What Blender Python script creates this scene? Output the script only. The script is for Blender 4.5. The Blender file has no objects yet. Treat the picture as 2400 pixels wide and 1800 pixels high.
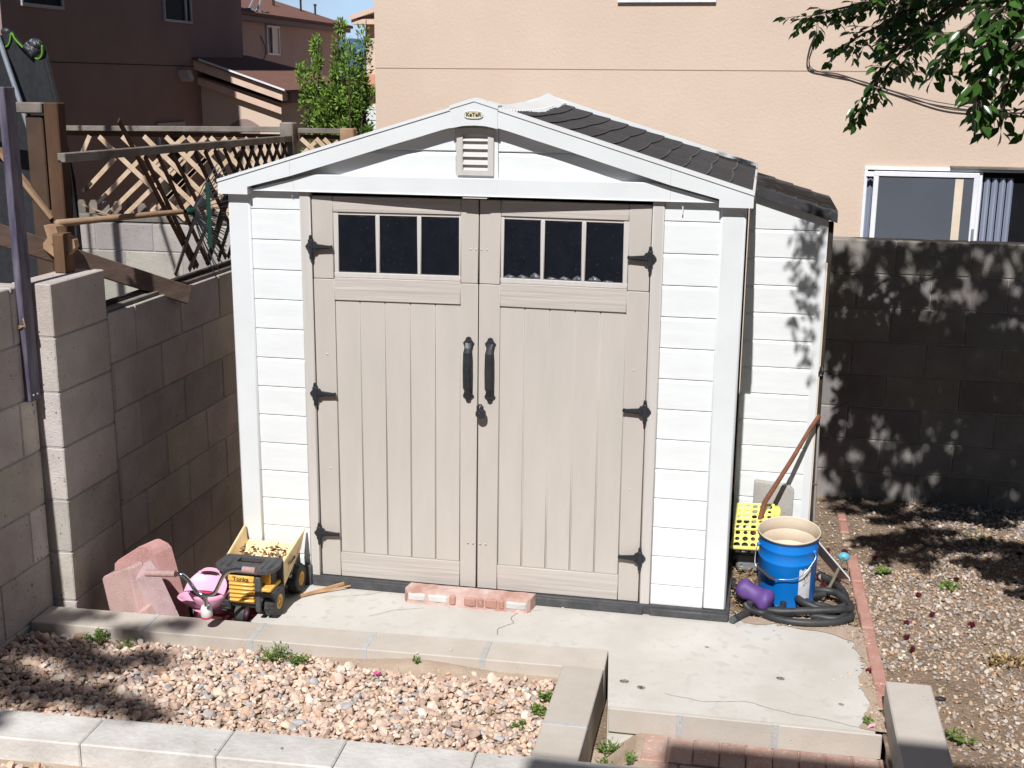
import bpy, math, random
import numpy as np
from mathutils import Vector, Matrix, noise as mnoise
PI = math.pi
random.seed(7)
rng = np.random.default_rng(7)
S = bpy.context.scene
COL = S.collection
# ------------------------------------------------------------------ camera
cam_d = bpy.data.cameras.new('camera'); cam = bpy.data.objects.new('camera', cam_d); COL.objects.link(cam)
cam_d.sensor_width = 36; cam_d.lens = 2893.9 / 2400 * 36; cam_d.clip_start = .05; cam_d.clip_end = 20000
yaw, pitch, roll = [math.radians(v) for v in (11.2434, 13.7496, .5124)]
fw = Vector((-math.sin(yaw) * math.cos(pitch), math.cos(yaw) * math.cos(pitch), -math.sin(pitch)))
rt = Vector((math.cos(yaw), math.sin(yaw), 0)); up = rt.cross(fw)
r2 = rt * math.cos(roll) + up * math.sin(roll); u2 = -rt * math.sin(roll) + up * math.cos(roll)
mw = Matrix((r2, u2, -fw)).transposed().to_4x4(); mw.translation = (1.2786, -5.571, 2.4922)
cam.matrix_world = mw
S.camera = cam
# ------------------------------------------------------------------ light
SUN_EL = math.radians(47.4); SUN_DX = .035
w = bpy.data.worlds.new('World'); S.world = w; w.use_nodes = True
nt = w.node_tree; bg = nt.nodes['Background']
sky = nt.nodes.new('ShaderNodeTexSky'); sky.sky_type = 'NISHITA'; sky.sun_disc = False
sky.sun_elevation = SUN_EL; sky.sun_rotation = PI + SUN_DX; sky.altitude = 1600; sky.dust_density = .4; sky.air_density = 1.0; sky.ozone_density = 3.0
wtc = nt.nodes.new('ShaderNodeTexCoord'); wmp = nt.nodes.new('ShaderNodeMapping'); wmp.inputs['Scale'].default_value = (1, 1, 3.2); wn = nt.nodes.new('ShaderNodeTexNoise'); wn.inputs['Scale'].default_value = 5.5; wn.inputs['Detail'].default_value = 7
wr = nt.nodes.new('ShaderNodeMapRange'); wr.inputs[1].default_value = .36; wr.inputs[2].default_value = .60; wr.inputs[3].default_value = .35; wr.inputs[4].default_value = .95; wm = nt.nodes.new('ShaderNodeMix'); wm.data_type = 'RGBA'; wm.inputs[7].default_value = (9.5, 13, 17.5, 1)
nt.links.new(wtc.outputs['Generated'], wmp.inputs[0]); nt.links.new(wmp.outputs[0], wn.inputs['Vector']); nt.links.new(wn.outputs[0], wr.inputs[0]); wsx = nt.nodes.new('ShaderNodeSeparateXYZ'); wz = nt.nodes.new('ShaderNodeMapRange'); wz.inputs[1].default_value = .12; wz.inputs[2].default_value = .26; wz.inputs[3].default_value = 1; wz.inputs[4].default_value = 0; wmu = nt.nodes.new('ShaderNodeMath'); wmu.operation = 'MULTIPLY'
nt.links.new(wtc.outputs['Generated'], wsx.inputs[0]); nt.links.new(wsx.outputs[2], wz.inputs[0]); nt.links.new(wr.outputs[0], wmu.inputs[0]); nt.links.new(wz.outputs[0], wmu.inputs[1]); nt.links.new(wmu.outputs[0], wm.inputs[0]); nt.links.new(sky.outputs[0], wm.inputs[6])
nt.links.new(wm.outputs[2], bg.inputs[0]); bg.inputs[1].default_value = .05
sd = bpy.data.lights.new('sun', 'SUN'); sun = bpy.data.objects.new('sun', sd); COL.objects.link(sun)
sd.energy = 5.0; sd.angle = math.radians(.53); sd.color = (1, .985, .965)
sdir = Vector((SUN_DX, 1, -math.tan(SUN_EL) * 1.0)).normalized()
sun.rotation_euler = sdir.to_track_quat('-Z', 'Y').to_euler(); sun.location = (0, -10, 12)
S.view_settings.view_transform = 'Standard'; S.view_settings.look = 'None'; S.view_settings.gamma = 1
S.view_settings.use_curve_mapping = False
S.view_settings.exposure = .16
S.render.engine = 'CYCLES'
S.cycles.max_bounces = 6; S.cycles.diffuse_bounces = 3; S.cycles.transmission_bounces = 4
S.cycles.caustics_reflective = False; S.cycles.caustics_refractive = False

# ------------------------------------------------------------------ materials
def M(name, col, col2=None, rough=.8, vs=6, stretch=(1, 1, 1), bump=.0, bs=80, bdist=.002, spec=.4, metal=0, mixlo=.35, mixhi=.65,
      speck=None, speck_s=120, speck_t=.62, fine=None, transl=0, attr=False):
    m = bpy.data.materials.new(name); m.use_nodes = True; t = m.node_tree; N = t.nodes; L = t.links
    b = N['Principled BSDF']; b.inputs['Roughness'].default_value = rough; b.inputs['Specular IOR Level'].default_value = spec
    b.inputs['Metallic'].default_value = metal
    tc = N.new('ShaderNodeTexCoord'); mp = N.new('ShaderNodeMapping'); mp.inputs['Scale'].default_value = stretch
    L.new(tc.outputs['Object'], mp.inputs[0])
    n = N.new('ShaderNodeTexNoise'); n.inputs['Scale'].default_value = vs; n.inputs['Detail'].default_value = 6; n.inputs['Roughness'].default_value = .62
    L.new(mp.outputs[0], n.inputs['Vector'])
    r = N.new('ShaderNodeMapRange'); r.inputs[1].default_value = mixlo; r.inputs[2].default_value = mixhi; L.new(n.outputs[0], r.inputs[0])
    c2 = col2 or tuple(c * .86 for c in col)
    mx = N.new('ShaderNodeMix'); mx.data_type = 'RGBA'; mx.inputs[6].default_value = (*col, 1); mx.inputs[7].default_value = (*c2, 1)
    L.new(r.outputs[0], mx.inputs[0]); out = mx.outputs[2]
    if speck:
        n3 = N.new('ShaderNodeTexNoise'); n3.inputs['Scale'].default_value = speck_s; n3.inputs['Detail'].default_value = 2; L.new(tc.outputs['Object'], n3.inputs['Vector'])
        r3 = N.new('ShaderNodeMapRange'); r3.inputs[1].default_value = speck_t; r3.inputs[2].default_value = speck_t + .06; L.new(n3.outputs[0], r3.inputs[0])
        m3 = N.new('ShaderNodeMix'); m3.data_type = 'RGBA'; m3.inputs[7].default_value = (*speck, 1); L.new(out, m3.inputs[6]); L.new(r3.outputs[0], m3.inputs[0]); out = m3.outputs[2]
    at = N.new('ShaderNodeAttribute'); at.attribute_name = 'tint'
    mm = N.new('ShaderNodeMix'); mm.data_type = 'RGBA'; mm.blend_type = 'MULTIPLY'; mm.inputs[0].default_value = 1
    L.new(out, mm.inputs[6]); L.new(at.outputs['Color'], mm.inputs[7]); L.new(mm.outputs[2], b.inputs['Base Color'])
    if bump:
        n2 = N.new('ShaderNodeTexNoise'); n2.inputs['Scale'].default_value = bs; n2.inputs['Detail'].default_value = 5; L.new(mp.outputs[0], n2.inputs['Vector'])
        bp = N.new('ShaderNodeBump'); bp.inputs['Strength'].default_value = bump; bp.inputs['Distance'].default_value = bdist
        L.new(n2.outputs[0], bp.inputs['Height']); L.new(bp.outputs[0], b.inputs['Normal'])
    if transl:
        ts = N.new('ShaderNodeBsdfTranslucent'); ad = N.new('ShaderNodeMixShader'); ad.inputs[0].default_value = transl
        L.new(mm.outputs[2], ts.inputs[0]); L.new(b.outputs[0], ad.inputs[1]); L.new(ts.outputs[0], ad.inputs[2])
        L.new(ad.outputs[0], N['Material Output'].inputs[0])
    return m

white = M("white_plastic", (.725, .748, .756), (.685, .702, .706), rough=.5, vs=5, stretch=(1, 1, 5), bump=.16, bs=22, bdist=.003)
white_s = M('white_smooth', (.685, .708, .718), (.645, .665, .672), rough=.45, vs=4, bump=.12, bs=160, bdist=.001)
taupe_v = M('taupe_vertical', (.50, .455, .415), (.455, .415, .375), rough=.6, vs=3.2, stretch=(2.2, 1, .8), bump=.3, bs=34, bdist=.002, mixlo=.3, mixhi=.7)
taupe_v2 = M('taupe_grain_up', (.50, .455, .415), (.46, .425, .385), rough=.6, vs=3, stretch=(3.2, 1, .6), bump=.30, bs=14, bdist=.002)
taupe_h = M('taupe_grain_across', (.50, .455, .415), (.44, .40, .365), rough=.6, vs=5, stretch=(.35, 1, 10), bump=.6, bs=6, bdist=.006)
taupe_jamb = M('taupe_jamb', (.54, .51, .48), (.50, .47, .44), rough=.6, vs=6, stretch=(8, 1, .4), bump=.25, bs=12, bdist=.002)
black_pl = M('black_plastic', (.018, .02, .024), (.03, .032, .037), rough=.45, vs=20, bump=.2, bs=140)
base_pl = M('base_plastic', (.045, .047, .052), (.08, .08, .082), rough=.6, vs=14, bump=.25, bs=60)
pane_m = M('dark_pane', (.006, .008, .013), (.010, .012, .018), rough=.16, vs=14, speck=(.03, .035, .045), speck_s=90, speck_t=.68, spec=.5)
roof_pl = M('dark_roof_tile', (.036, .037, .042), (.052, .053, .058), spec=.2, rough=.75, vs=9, stretch=(1, 1.6, 1), bump=.5, bs=50, bdist=.003, speck=(.16, .15, .13), speck_s=60, speck_t=.70)
cmu = M('concrete_block', (.56, .52, .49), (.43, .39, .365), rough=.95, vs=4, bump=.9, bs=130, bdist=.004, speck=(.10, .085, .08), speck_s=60, speck_t=.67, spec=.1)
cmu_grey = M('grey_block', (.42, .40, .375), (.34, .32, .30), rough=.95, vs=4, bump=.8, bs=130, bdist=.004, speck=(.15, .14, .13), speck_s=70, speck_t=.68, spec=.1)
shaded_blk = M('shaded_block', (.30, .285, .27), (.235, .222, .21), rough=.95, vs=4, bump=.8, bs=130, bdist=.004, speck=(.15, .14, .13), speck_s=70, speck_t=.68, spec=.05)  # darker copy of the grey block: deep tree shade put into the colour
mortar = M('mortar', (.40, .38, .365), rough=.95, bump=.8, bs=120, bdist=.004, spec=.1)
curb_m = M('curb_concrete', (.52, .475, .43), (.45, .405, .36), rough=.92, vs=3, bump=.5, bs=150, bdist=.003, speck=(.25, .22, .2), speck_s=70, speck_t=.72, spec=.15)
curb_g = M('curb_grey', (.60, .585, .57), (.47, .45, .43), rough=.92, vs=5, bump=.7, bs=40, bdist=.006, speck=(.2, .19, .18), speck_s=28, speck_t=.71, spec=.15)
slab_m = M('slab_concrete', (.575, .55, .51), (.47, .44, .395), rough=.85, vs=1.7, bump=.45, bs=90, bdist=.002, speck=(.50, .475, .435), speck_s=16, speck_t=.58, spec=.2, mixlo=.40, mixhi=.72)
stucco = M('peach_stucco', (.625, .50, .405), (.58, .455, .365), rough=.95, vs=.8, bump=.42, bs=48, bdist=.005, spec=.1)
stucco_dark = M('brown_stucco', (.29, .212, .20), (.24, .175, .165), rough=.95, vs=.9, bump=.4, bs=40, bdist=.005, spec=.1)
stucco_mid = M('tan_stucco', (.50, .34, .29), (.46, .31, .265), rough=.95, vs=1.5, bump=.4, bs=40, bdist=.005, spec=.1)
shingle_b = M('brown_shingle', (.22, .115, .09), (.16, .085, .07), rough=.9, vs=5, stretch=(1, 6, 1), bump=.5, bs=20, spec=.1)
soil = M('soil', (.27, .195, .14), (.19, .135, .095), rough=1, vs=5, bump=1, bs=60, bdist=.01, speck=(.42, .35, .28), speck_s=70, speck_t=.60, spec=.1)
sand = M('sandy_dirt', (.46, .36, .28), (.36, .27, .2), rough=1, vs=7, bump=.8, bs=90, bdist=.006, speck=(.55, .46, .38), speck_s=110, speck_t=.64, spec=.1)
stone_m = M('stone', (1, 1, 1), (.82, .80, .78), rough=.85, vs=30, bump=.35, bs=120, bdist=.002, spec=.25)
brick_m = M('red_brick', (.47, .28, .235), (.38, .205, .165), rough=.95, vs=8, bump=.6, bs=120, bdist=.003, speck=(.55, .42, .36), speck_s=70, speck_t=.66, spec=.1)
pink_m = M('pink_paver', (.52, .335, .31), (.40, .25, .235), rough=.95, vs=7, bump=.8, bs=180, bdist=.003, speck=(.56, .42, .40), speck_s=260, speck_t=.56, spec=.1)
paver_w = M('washed_paver', (.60, .47, .43), (.44, .245, .2), rough=.95, vs=7, stretch=(1.4, 1, 1), bump=.6, bs=90, bdist=.004, spec=.1)
wood_grey = M('weathered_wood', (.25, .225, .20), (.14, .12, .10), rough=.9, vs=6, stretch=(1, 1, 1), bump=.5, bs=40, bdist=.003, spec=.1)
wood_tan = M('tan_wood', (.40, .27, .175), (.27, .165, .10), rough=.85, vs=7, bump=.4, bs=40, bdist=.003, spec=.15)
wood_brown = M('brown_wood', (.115, .065, .040), (.07, .04, .026), rough=.85, vs=7, stretch=(1, 1, .3), bump=.5, bs=50, spec=.15)
wood_plank = M('plank_wood', (.27, .19, .15), (.17, .12, .095), rough=.9, vs=9, stretch=(.5, .5, 3), bump=.5, bs=40, spec=.1)
wood_dark = M('dark_wood', (.06, .048, .042), (.035, .028, .024), rough=.9, vs=9, bump=.5, bs=50, spec=.1)
purple_m = M('purple_paint', (.055, .042, .08), (.15, .14, .18), rough=.75, vs=7, stretch=(3, 3, .5), bump=.4, bs=40)
green_post = M('green_metal', (.008, .045, .032), rough=.5)
galv = M('galvanised', (.55, .60, .66), (.45, .5, .55), rough=.35, metal=.7, vs=12)
chrome = M('chrome', (.62, .64, .68), rough=.12, metal=1)
steel = M('steel_wire', (.55, .55, .55), rough=.3, metal=.9)
rust = M('rusty_iron', (.24, .10, .055), (.15, .065, .04), rough=.85, vs=25, bump=.6, bs=90, spec=.2)
mesh_m = M('black_mesh', (.012, .014, .018), (.022, .024, .028), rough=.7, vs=30, bump=.5, bs=140)
lime = M('lime_trim', (.10, .28, .02), rough=.6)
leaf_m = M('leaf_green', (.030, .085, .018), (.065, .145, .026), rough=.26, vs=14, spec=.6, transl=.30)
leaf_c = M('cypress_green', (.20, .32, .045), (.10, .19, .025), rough=.6, vs=3, transl=.15)
weed_m = M('weed_green', (.10, .19, .03), (.17, .25, .05), rough=.55, vs=30, transl=.2)
dry_m = M('dry_straw', (.45, .33, .17), (.30, .2, .1), rough=.9, vs=30)
bark_m = M('bark', (.055, .04, .03), (.09, .07, .05), rough=.95, vs=20, bump=.8, bs=60)
blue_m = M('blue_paint', (.004, .20, .66), (.003, .17, .60), rough=.33, vs=6, spec=.5)
cream_m = M('cream_lining', (.72, .62, .50), (.66, .55, .43), rough=.45, vs=8)
label_m = M('white_label', (.72, .72, .74), (.55, .55, .58), rough=.6, vs=30)
ink_m = M('black_ink', (.03, .03, .035), rough=.7)
yellow_pl = M('yellow_plastic', (.86, .78, .20), (.82, .73, .17), rough=.45, vs=5)
grey_pl = M('grey_plastic', (.22, .25, .29), (.16, .18, .21), rough=.5, vs=8)
purple_pl = M('purple_plastic', (.125, .06, .25), (.10, .05, .19), rough=.55, vs=25, bump=.5, bs=120)
cyan_pl = M('cyan_plastic', (.12, .45, .60), rough=.4)
hose_m = M('black_rubber_hose', (.022, .023, .025), (.05, .05, .052), rough=.5, vs=16, bump=.3, bs=60)
toy_y = M('toy_yellow', (.80, .48, .11), (.76, .44, .09), rough=.4, vs=6)
toy_bed = M('toy_bed_yellow', (.90, .72, .42), (.80, .58, .28), rough=.4, vs=8)
toy_k = M('toy_black', (.05, .052, .056), (.08, .08, .082), rough=.6, vs=30, bump=.3, bs=120)
toy_tyre = M('toy_tyre', (.025, .026, .028), (.06, .06, .058), rough=.6, vs=20)
pink_pl = M('pink_plastic', (.76, .40, .56), (.72, .37, .53), rough=.4, vs=6)
pink_hot = M('hot_pink_plastic', (.60, .05, .12), rough=.4)
white_pl = M('plain_white_plastic', (.80, .80, .80), rough=.4)
flower_m = M('dried_red_flower', (.13, .012, .022), (.07, .008, .014), rough=.9, vs=80, bump=.8, bs=200)
window_white = M('white_vinyl', (.80, .81, .86), rough=.4)
glass_dark = M('dark_glass', (.010, .011, .014), (.016, .018, .022), rough=.12, vs=2, spec=.25)
screen_m = M('insect_screen', (.085, .095, .12), (.07, .08, .10), rough=.7, vs=2)
curtain_m = M('curtain', (.30, .33, .42), (.22, .25, .33), rough=.9, vs=4, stretch=(3, 1, .3))
cable_m = M('cable', (.06, .045, .05), rough=.6)
trim_cream = M('cream_trim', (.68, .50, .40), rough=.8)

# ------------------------------------------------------------------ mesh helpers
def wmat(o):
    m = Matrix.LocRotScale(o.location, o.rotation_euler, o.scale)
    return (wmat(o.parent) @ m) if o.parent else m

class MB:
    def __init__(s): s.v = []; s.f = []; s.t = []; s.xf = None
    def add(s, vs, fs, tint=1.0):
        b = len(s.v)
        if s.xf is not None: vs = [s.xf @ Vector(v) for v in vs]
        s.v.extend([tuple(v) for v in vs]); s.f.extend([tuple(i + b for i in f) for f in fs])
        tt = tint if isinstance(tint, tuple) else (tint, tint, tint)
        s.t.extend([tt] * len(vs)); return s
    def box(s, x0, x1, y0, y1, z0, z1, tint=1.0):
        v = [(x, y, z) for z in (z0, z1) for y in (y0, y1) for x in (x0, x1)]
        return s.add(v, [(0, 2, 3, 1), (4, 5, 7, 6), (0, 1, 5, 4), (2, 6, 7, 3), (0, 4, 6, 2), (1, 3, 7, 5)], tint)
    def cbox(s, x0, x1, y0, y1, z0, z1, b=.004, tint=1.0, M_=None):
        c = ((x0 + x1) / 2, (y0 + y1) / 2, (z0 + z1) / 2); h = (abs(x1 - x0) / 2, abs(y1 - y0) / 2, abs(z1 - z0) / 2)
        b = min(b, h[0] * .9, h[1] * .9, h[2] * .9)
        v = []; idx = {}
        for sx in (-1, 1):
            for sy in (-1, 1):
                for sz in (-1, 1):
                    for a in range(3):
                        p = [sx * (h[0] - b), sy * (h[1] - b), sz * (h[2] - b)]; p[a] = (sx, sy, sz)[a] * h[a]
                        idx[(sx, sy, sz, a)] = len(v); v.append(Vector([p[i] + c[i] for i in range(3)]))
        f = []
        for a in range(3):
            b1, b2 = [i for i in range(3) if i != a]
            for sa in (-1, 1):
                q = []
                for s1, s2 in ((-1, -1), (1, -1), (1, 1), (-1, 1)):
                    k = [0, 0, 0]; k[a] = sa; k[b1] = s1; k[b2] = s2; q.append(idx[(*k, a)])
                f.append(q if (sa > 0) == (a != 1) else q[::-1])
        for a in range(3):
            b1, b2 = [i for i in range(3) if i != a]
            for s1 in (-1, 1):
                for s2 in (-1, 1):
                    k0 = [0, 0, 0]; k0[a] = -1; k0[b1] = s1; k0[b2] = s2; k1 = list(k0); k1[a] = 1
                    f.append([idx[(*k0, b1)], idx[(*k1, b1)], idx[(*k1, b2)], idx[(*k0, b2)]])
        for sx in (-1, 1):
            for sy in (-1, 1):
                for sz in (-1, 1): f.append([idx[(sx, sy, sz, i)] for i in range(3)])
        if M_ is not None: v = [M_ @ p for p in v]
        return s.add(v, f, tint)
    def bar(s, p0, p1, wd, th, upv=(0, 0, 1), b=.002, tint=1.0, ext=0):
        p0, p1 = Vector(p0), Vector(p1); d = p1 - p0; L = d.length; d.normalize()
        side = d.cross(Vector(upv)).normalized(); u = side.cross(d)
        R = Matrix((d, side, u)).transposed().to_4x4(); R.translation = (p0 + p1) / 2
        return s.cbox(-L / 2 - ext, L / 2 + ext, -th / 2, th / 2, -wd / 2, wd / 2, b, tint, R)
    def tube(s, pts, r, n=8, tint=1.0, cap=True):
        pts = [Vector(p) for p in pts]; rs = r if isinstance(r, (list, tuple)) else [r] * len(pts)
        v = []; f = []; ref = None
        for i, p in enumerate(pts):
            d = (pts[min(i + 1, len(pts) - 1)] - pts[max(i - 1, 0)]).normalized()
            if ref is None: ref = d.orthogonal().normalized()
            ref = (ref - d * ref.dot(d)).normalized(); q = d.cross(ref)
            for k in range(n):
                a = 2 * PI * k / n; v.append(p + (ref * math.cos(a) + q * math.sin(a)) * rs[i])
        for i in range(len(pts) - 1):
            for k in range(n): f.append((i * n + k, i * n + (k + 1) % n, (i + 1) * n + (k + 1) % n, (i + 1) * n + k))
        if cap: f.append(tuple(range(n))[::-1]); f.append(tuple(range((len(pts) - 1) * n, len(pts) * n)))
        return s.add(v, f, tint)
    def lathe(s, prof, n=32, c=(0, 0, 0), axis='z', tint=1.0, cap=False):
        v = []; f = []
        for (r, h) in prof:
            for k in range(n):
                a = 2 * PI * k / n; x, y = r * math.cos(a), r * math.sin(a)
                p = {'z': (x, y, h), 'x': (h, x, y), 'y': (y, h, x)}[axis]
                v.append((p[0] + c[0], p[1] + c[1], p[2] + c[2]))
        for i in range(len(prof) - 1):
            for k in range(n): f.append((i * n + k, i * n + (k + 1) % n, (i + 1) * n + (k + 1) % n, (i + 1) * n + k))
        if cap: f.append(tuple(range(n))[::-1]); f.append(tuple(range((len(prof) - 1) * n, len(prof) * n)))
        return s.add(v, f, tint)
    def prism(s, poly, d0, d1, axis='y', tint=1.0):
        n = len(poly)
        def P(u, v, d): return {'y': (u, d, v), 'x': (d, u, v), 'z': (u, v, d)}[axis]
        v = [P(u, w_, d0) for u, w_ in poly] + [P(u, w_, d1) for u, w_ in poly]
        f = [tuple(range(n)), tuple(range(2 * n - 1, n - 1, -1))] + [(i, i + n, (i + 1) % n + n, (i + 1) % n) for i in range(n)]
        return s.add(v, f, tint)
    def strip(s, A, B):   # quad strip between two polylines
        n = len(A); return s.add(list(A) + list(B), [(i, i + 1, n + i + 1, n + i) for i in range(n - 1)])
    def build(s, name, mat, parent=None, smooth=None, kind=None, bevel=0):
        me = bpy.data.meshes.new(name); v = s.v
        if parent is not None:
            inv = wmat(parent).inverted(); v = [tuple(inv @ Vector(p)) for p in v]
        me.from_pydata(v, [], s.f); me.validate(); me.update()
        a = me.attributes.new('tint', 'FLOAT_COLOR', 'POINT')
        arr = np.ones((len(me.vertices), 4), dtype=np.float32); arr[:, :3] = np.array(s.t, dtype=np.float32)[:len(arr)]
        a.data.foreach_set('color', arr.ravel())
        import bmesh
        bm = bmesh.new(); bm.from_mesh(me); bmesh.ops.recalc_face_normals(bm, faces=bm.faces); bm.to_mesh(me); bm.free()
        if smooth is not None:
            me.shade_smooth()
            if smooth < 180: me.set_sharp_from_angle(angle=math.radians(smooth))
        me.materials.append(mat)
        o = bpy.data.objects.new(name, me); COL.objects.link(o)
        if parent is not None: o.parent = parent
        if kind: o['kind'] = kind
        if bevel:
            md = o.modifiers.new('bevel', 'BEVEL'); md.width = bevel; md.segments = 2; md.limit_method = 'ANGLE'
        return o

def tag(o, label, cat, group=None):
    o['label'] = label; o['category'] = cat
    if group: o['group'] = group
    return o
def thing(name, loc, label, cat, group=None, rot=(0, 0, 0)):
    o = bpy.data.objects.new(name, None); COL.objects.link(o); o.location = loc; o.rotation_euler = rot; o.empty_display_size = .1
    return tag(o, label, cat, group)
def copy_tree(o, parent=None):
    c = o.copy(); COL.objects.link(c); c.parent = parent
    for ch in list(o.children): copy_tree(ch, c)
    return c
def text(name, body, size, loc, rot, mat, parent, extrude=.001, sx=1.0, bold=0):
    cu = bpy.data.curves.new(name, 'FONT'); cu.body = body; cu.size = size; cu.extrude = extrude; cu.offset = bold
    cu.align_x = 'CENTER'; cu.align_y = 'CENTER'
    tmp = bpy.data.objects.new('tmp', cu); COL.objects.link(tmp)
    dg = bpy.context.evaluated_depsgraph_get(); me = bpy.data.meshes.new_from_object(tmp.evaluated_get(dg)); COL.objects.unlink(tmp); bpy.data.objects.remove(tmp)
    me.name = name; me.materials.clear(); me.materials.append(mat)
    a = me.attributes.new('tint', 'FLOAT_COLOR', 'POINT'); a.data.foreach_set('color', np.ones(len(me.vertices) * 4, dtype=np.float32))
    me.transform(Matrix.LocRotScale(Vector(loc), Matrix.Rotation(0, 3, 'X').to_euler() if rot is None else __import__('mathutils').Euler(rot), (sx, 1, 1)))
    o = bpy.data.objects.new(name, me); COL.objects.link(o)
    if parent is not None:
        me.transform(wmat(parent).inverted()); o.parent = parent
    return o
def sph(mb, c, r, n=10, m=7, sc=(1, 1, 1), tint=1.0):
    prof = [(max(.0001, math.sin(PI * i / m)) * 1.0, -math.cos(PI * i / m)) for i in range(m + 1)]
    v = []; f = []
    for (q, h) in prof:
        for k in range(n):
            a = 2 * PI * k / n; v.append((c[0] + r * q * math.cos(a) * sc[0], c[1] + r * q * math.sin(a) * sc[1], c[2] + r * h * sc[2]))
    for i in range(m):
        for k in range(n): f.append((i * n + k, i * n + (k + 1) % n, (i + 1) * n + (k + 1) % n, (i + 1) * n + k))
    return mb.add(v, f, tint)
# ------------------------------------------------------------------ ground setting
def sheet(name, x0, x1, y0, y1, z, nx, ny, mat, fn=None, kind='structure', edge=None):
    mb = MB(); v = []; f = []
    for j in range(ny + 1):
        for i in range(nx + 1):
            x = x0 + (x1 - x0) * i / nx; y = y0 + (y1 - y0) * j / ny
            v.append((x, y, z + (fn(x, y) if fn else 0)))
    for j in range(ny):
        for i in range(nx): a = j * (nx + 1) + i; f.append((a, a + 1, a + nx + 2, a + nx + 1))
    mb.add(v, f); return mb.build(name, mat, kind=kind, smooth=180)
# one sheet to the horizon, well below the yard's raised levels
g = MB(); g.add([(-9000, -9000, -1.0), (9000, -9000, -1.0), (9000, 9000, -1.0), (-9000, 9000, -1.0)], [(0, 1, 2, 3)]); g.build('ground', soil, kind='structure')
def zy(x, y):  # gravel yard on the right: gently uneven
    return .014 * mnoise.noise(Vector((x * 2.2, y * 2.2, 3))) + .004 * mnoise.noise(Vector((x * 11, y * 11, 1)))
sheet('gravel_yard', 1.87, 8, -3.2, 2.06, -.012, 120, 110, soil, zy)
sheet('side_soil', 1.2, 1.9, -.9, 2.04, -.014, 30, 90, soil, lambda x, y: (.012 if y > .1 else .004) * mnoise.noise(Vector((x * 6, y * 6, 3))))
sheet('garden_bed', -2.05, .56, -1.52, -.6, -.062, 60, 30, sand, lambda x, y: .008 * mnoise.noise(Vector((x * 4, y * 4, 0))) + .035 * math.exp(-(((x + .1) / .32) ** 2 + ((y + .68) / .07) ** 2)))
sheet('lower_bed', -3, .9, -3.2, -1.6, -.10, 40, 20, sand, lambda x, y: .01 * mnoise.noise(Vector((x * 4, y * 4, 0))))
def dz(x, y):
    t = max(0, min(1, (x - .78) / .13)); return -.11 * (1 - t) + .01 * mnoise.noise(Vector((x * 9, y * 9, 0)))
sheet('dirt_pocket', .7, 1.0, -1.9, -.945, -.100, 24, 40, sand, dz)
sheet('gap_soil', .66, .8, -.96, -.42, -.2, 6, 10, soil)
# concrete slab with a worn right edge
sl = MB()
outl = [(-.98, .3), (-.98, -.50), (-.905, -.512), (.26, -.464), (.714, -.446), (.722, -.50), (.775, -.953), (1.84, -.94), (1.845, -.8), (1.85, -.62), (1.862, -.45), (1.86, -.24), (1.82, -.12), (1.74, -.03), (1.62, 0.02), (1.4, .035), (1.23, .05), (1.23, .3)]
n = len(outl); vt = [(x, y, 0) for x, y in outl]; sl.add(vt + [(x, y, -1.02) for x, y, _ in vt], [tuple(range(n))] + [(i, i + n, (i + 1) % n + n, (i + 1) % n) for i in range(n)])
sl.build('patio_slab', slab_m, kind='structure')
sheet('pit_bounce_floor', -1.95, -.97, -.6, 1.9, -.29, 20, 50, sand, lambda x, y: -.50 * max(0, y + .02) + .01 * mnoise.noise(Vector((x * 6, y * 6, 0))))  # unseen slope, raised and sandy to bounce sunlight onto the left wall
# cracks and stains on the slab: thin real cuts
def crack(name, pts, wdt, mat, z=.0012, parent=None):
    mb = MB(); P = []
    for i in range(len(pts) - 1):
        a, b = Vector((*pts[i], 0)), Vector((*pts[i + 1], 0))
        for k in range(7):
            t = k / 7; p = a.lerp(b, t); j = .011 * mnoise.noise(Vector((p.x * 19, p.y * 19, 5))); P.append((p.x + j, p.y + j * .6))
    P.append(pts[-1]); A, B = [], []
    for i, (x, y) in enumerate(P):
        q = P[min(i + 1, len(P) - 1)]; pq = P[max(i - 1, 0)]; d = Vector((q[0] - pq[0], q[1] - pq[1])).normalized(); w_ = wdt * (.4 + .6 * abs(math.sin(i * 1.7)))
        A.append((x - d.y * w_, y + d.x * w_, z)); B.append((x + d.y * w_, y - d.x * w_, z))
    mb.strip(A, B); return mb.build(name, mat, kind='structure')
crackm = M('crack_dark', (.22, .18, .15), rough=1)
crack('slab_crack', [(.205, -.075), (.245, -.13), (.215, -.19), (.235, -.26), (.18, -.33), (.19, -.40)], .0022, crackm)
crack('slab_crack', [(.245, -.13), (.30, -.10), (.34, -.085)], .0013, crackm)
crack('slab_crack', [(1.0, -.80), (1.15, -.84), (1.32, -.80), (1.5, -.86), (1.68, -.89), (1.8, -.93)], .0014, crackm)
crack('slab_crack', [(-.72, -.16), (-.52, -.08), (-.42, .02)], .0011, crackm)
crack('slab_crack', [(-.45, -.33), (-.36, -.24), (-.22, -.18)], .0011, crackm)
stainm = M('scorch_stain', (.07, .062, .06), (.36, .33, .31), rough=1, vs=60, mixlo=.42, mixhi=.6)
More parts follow.
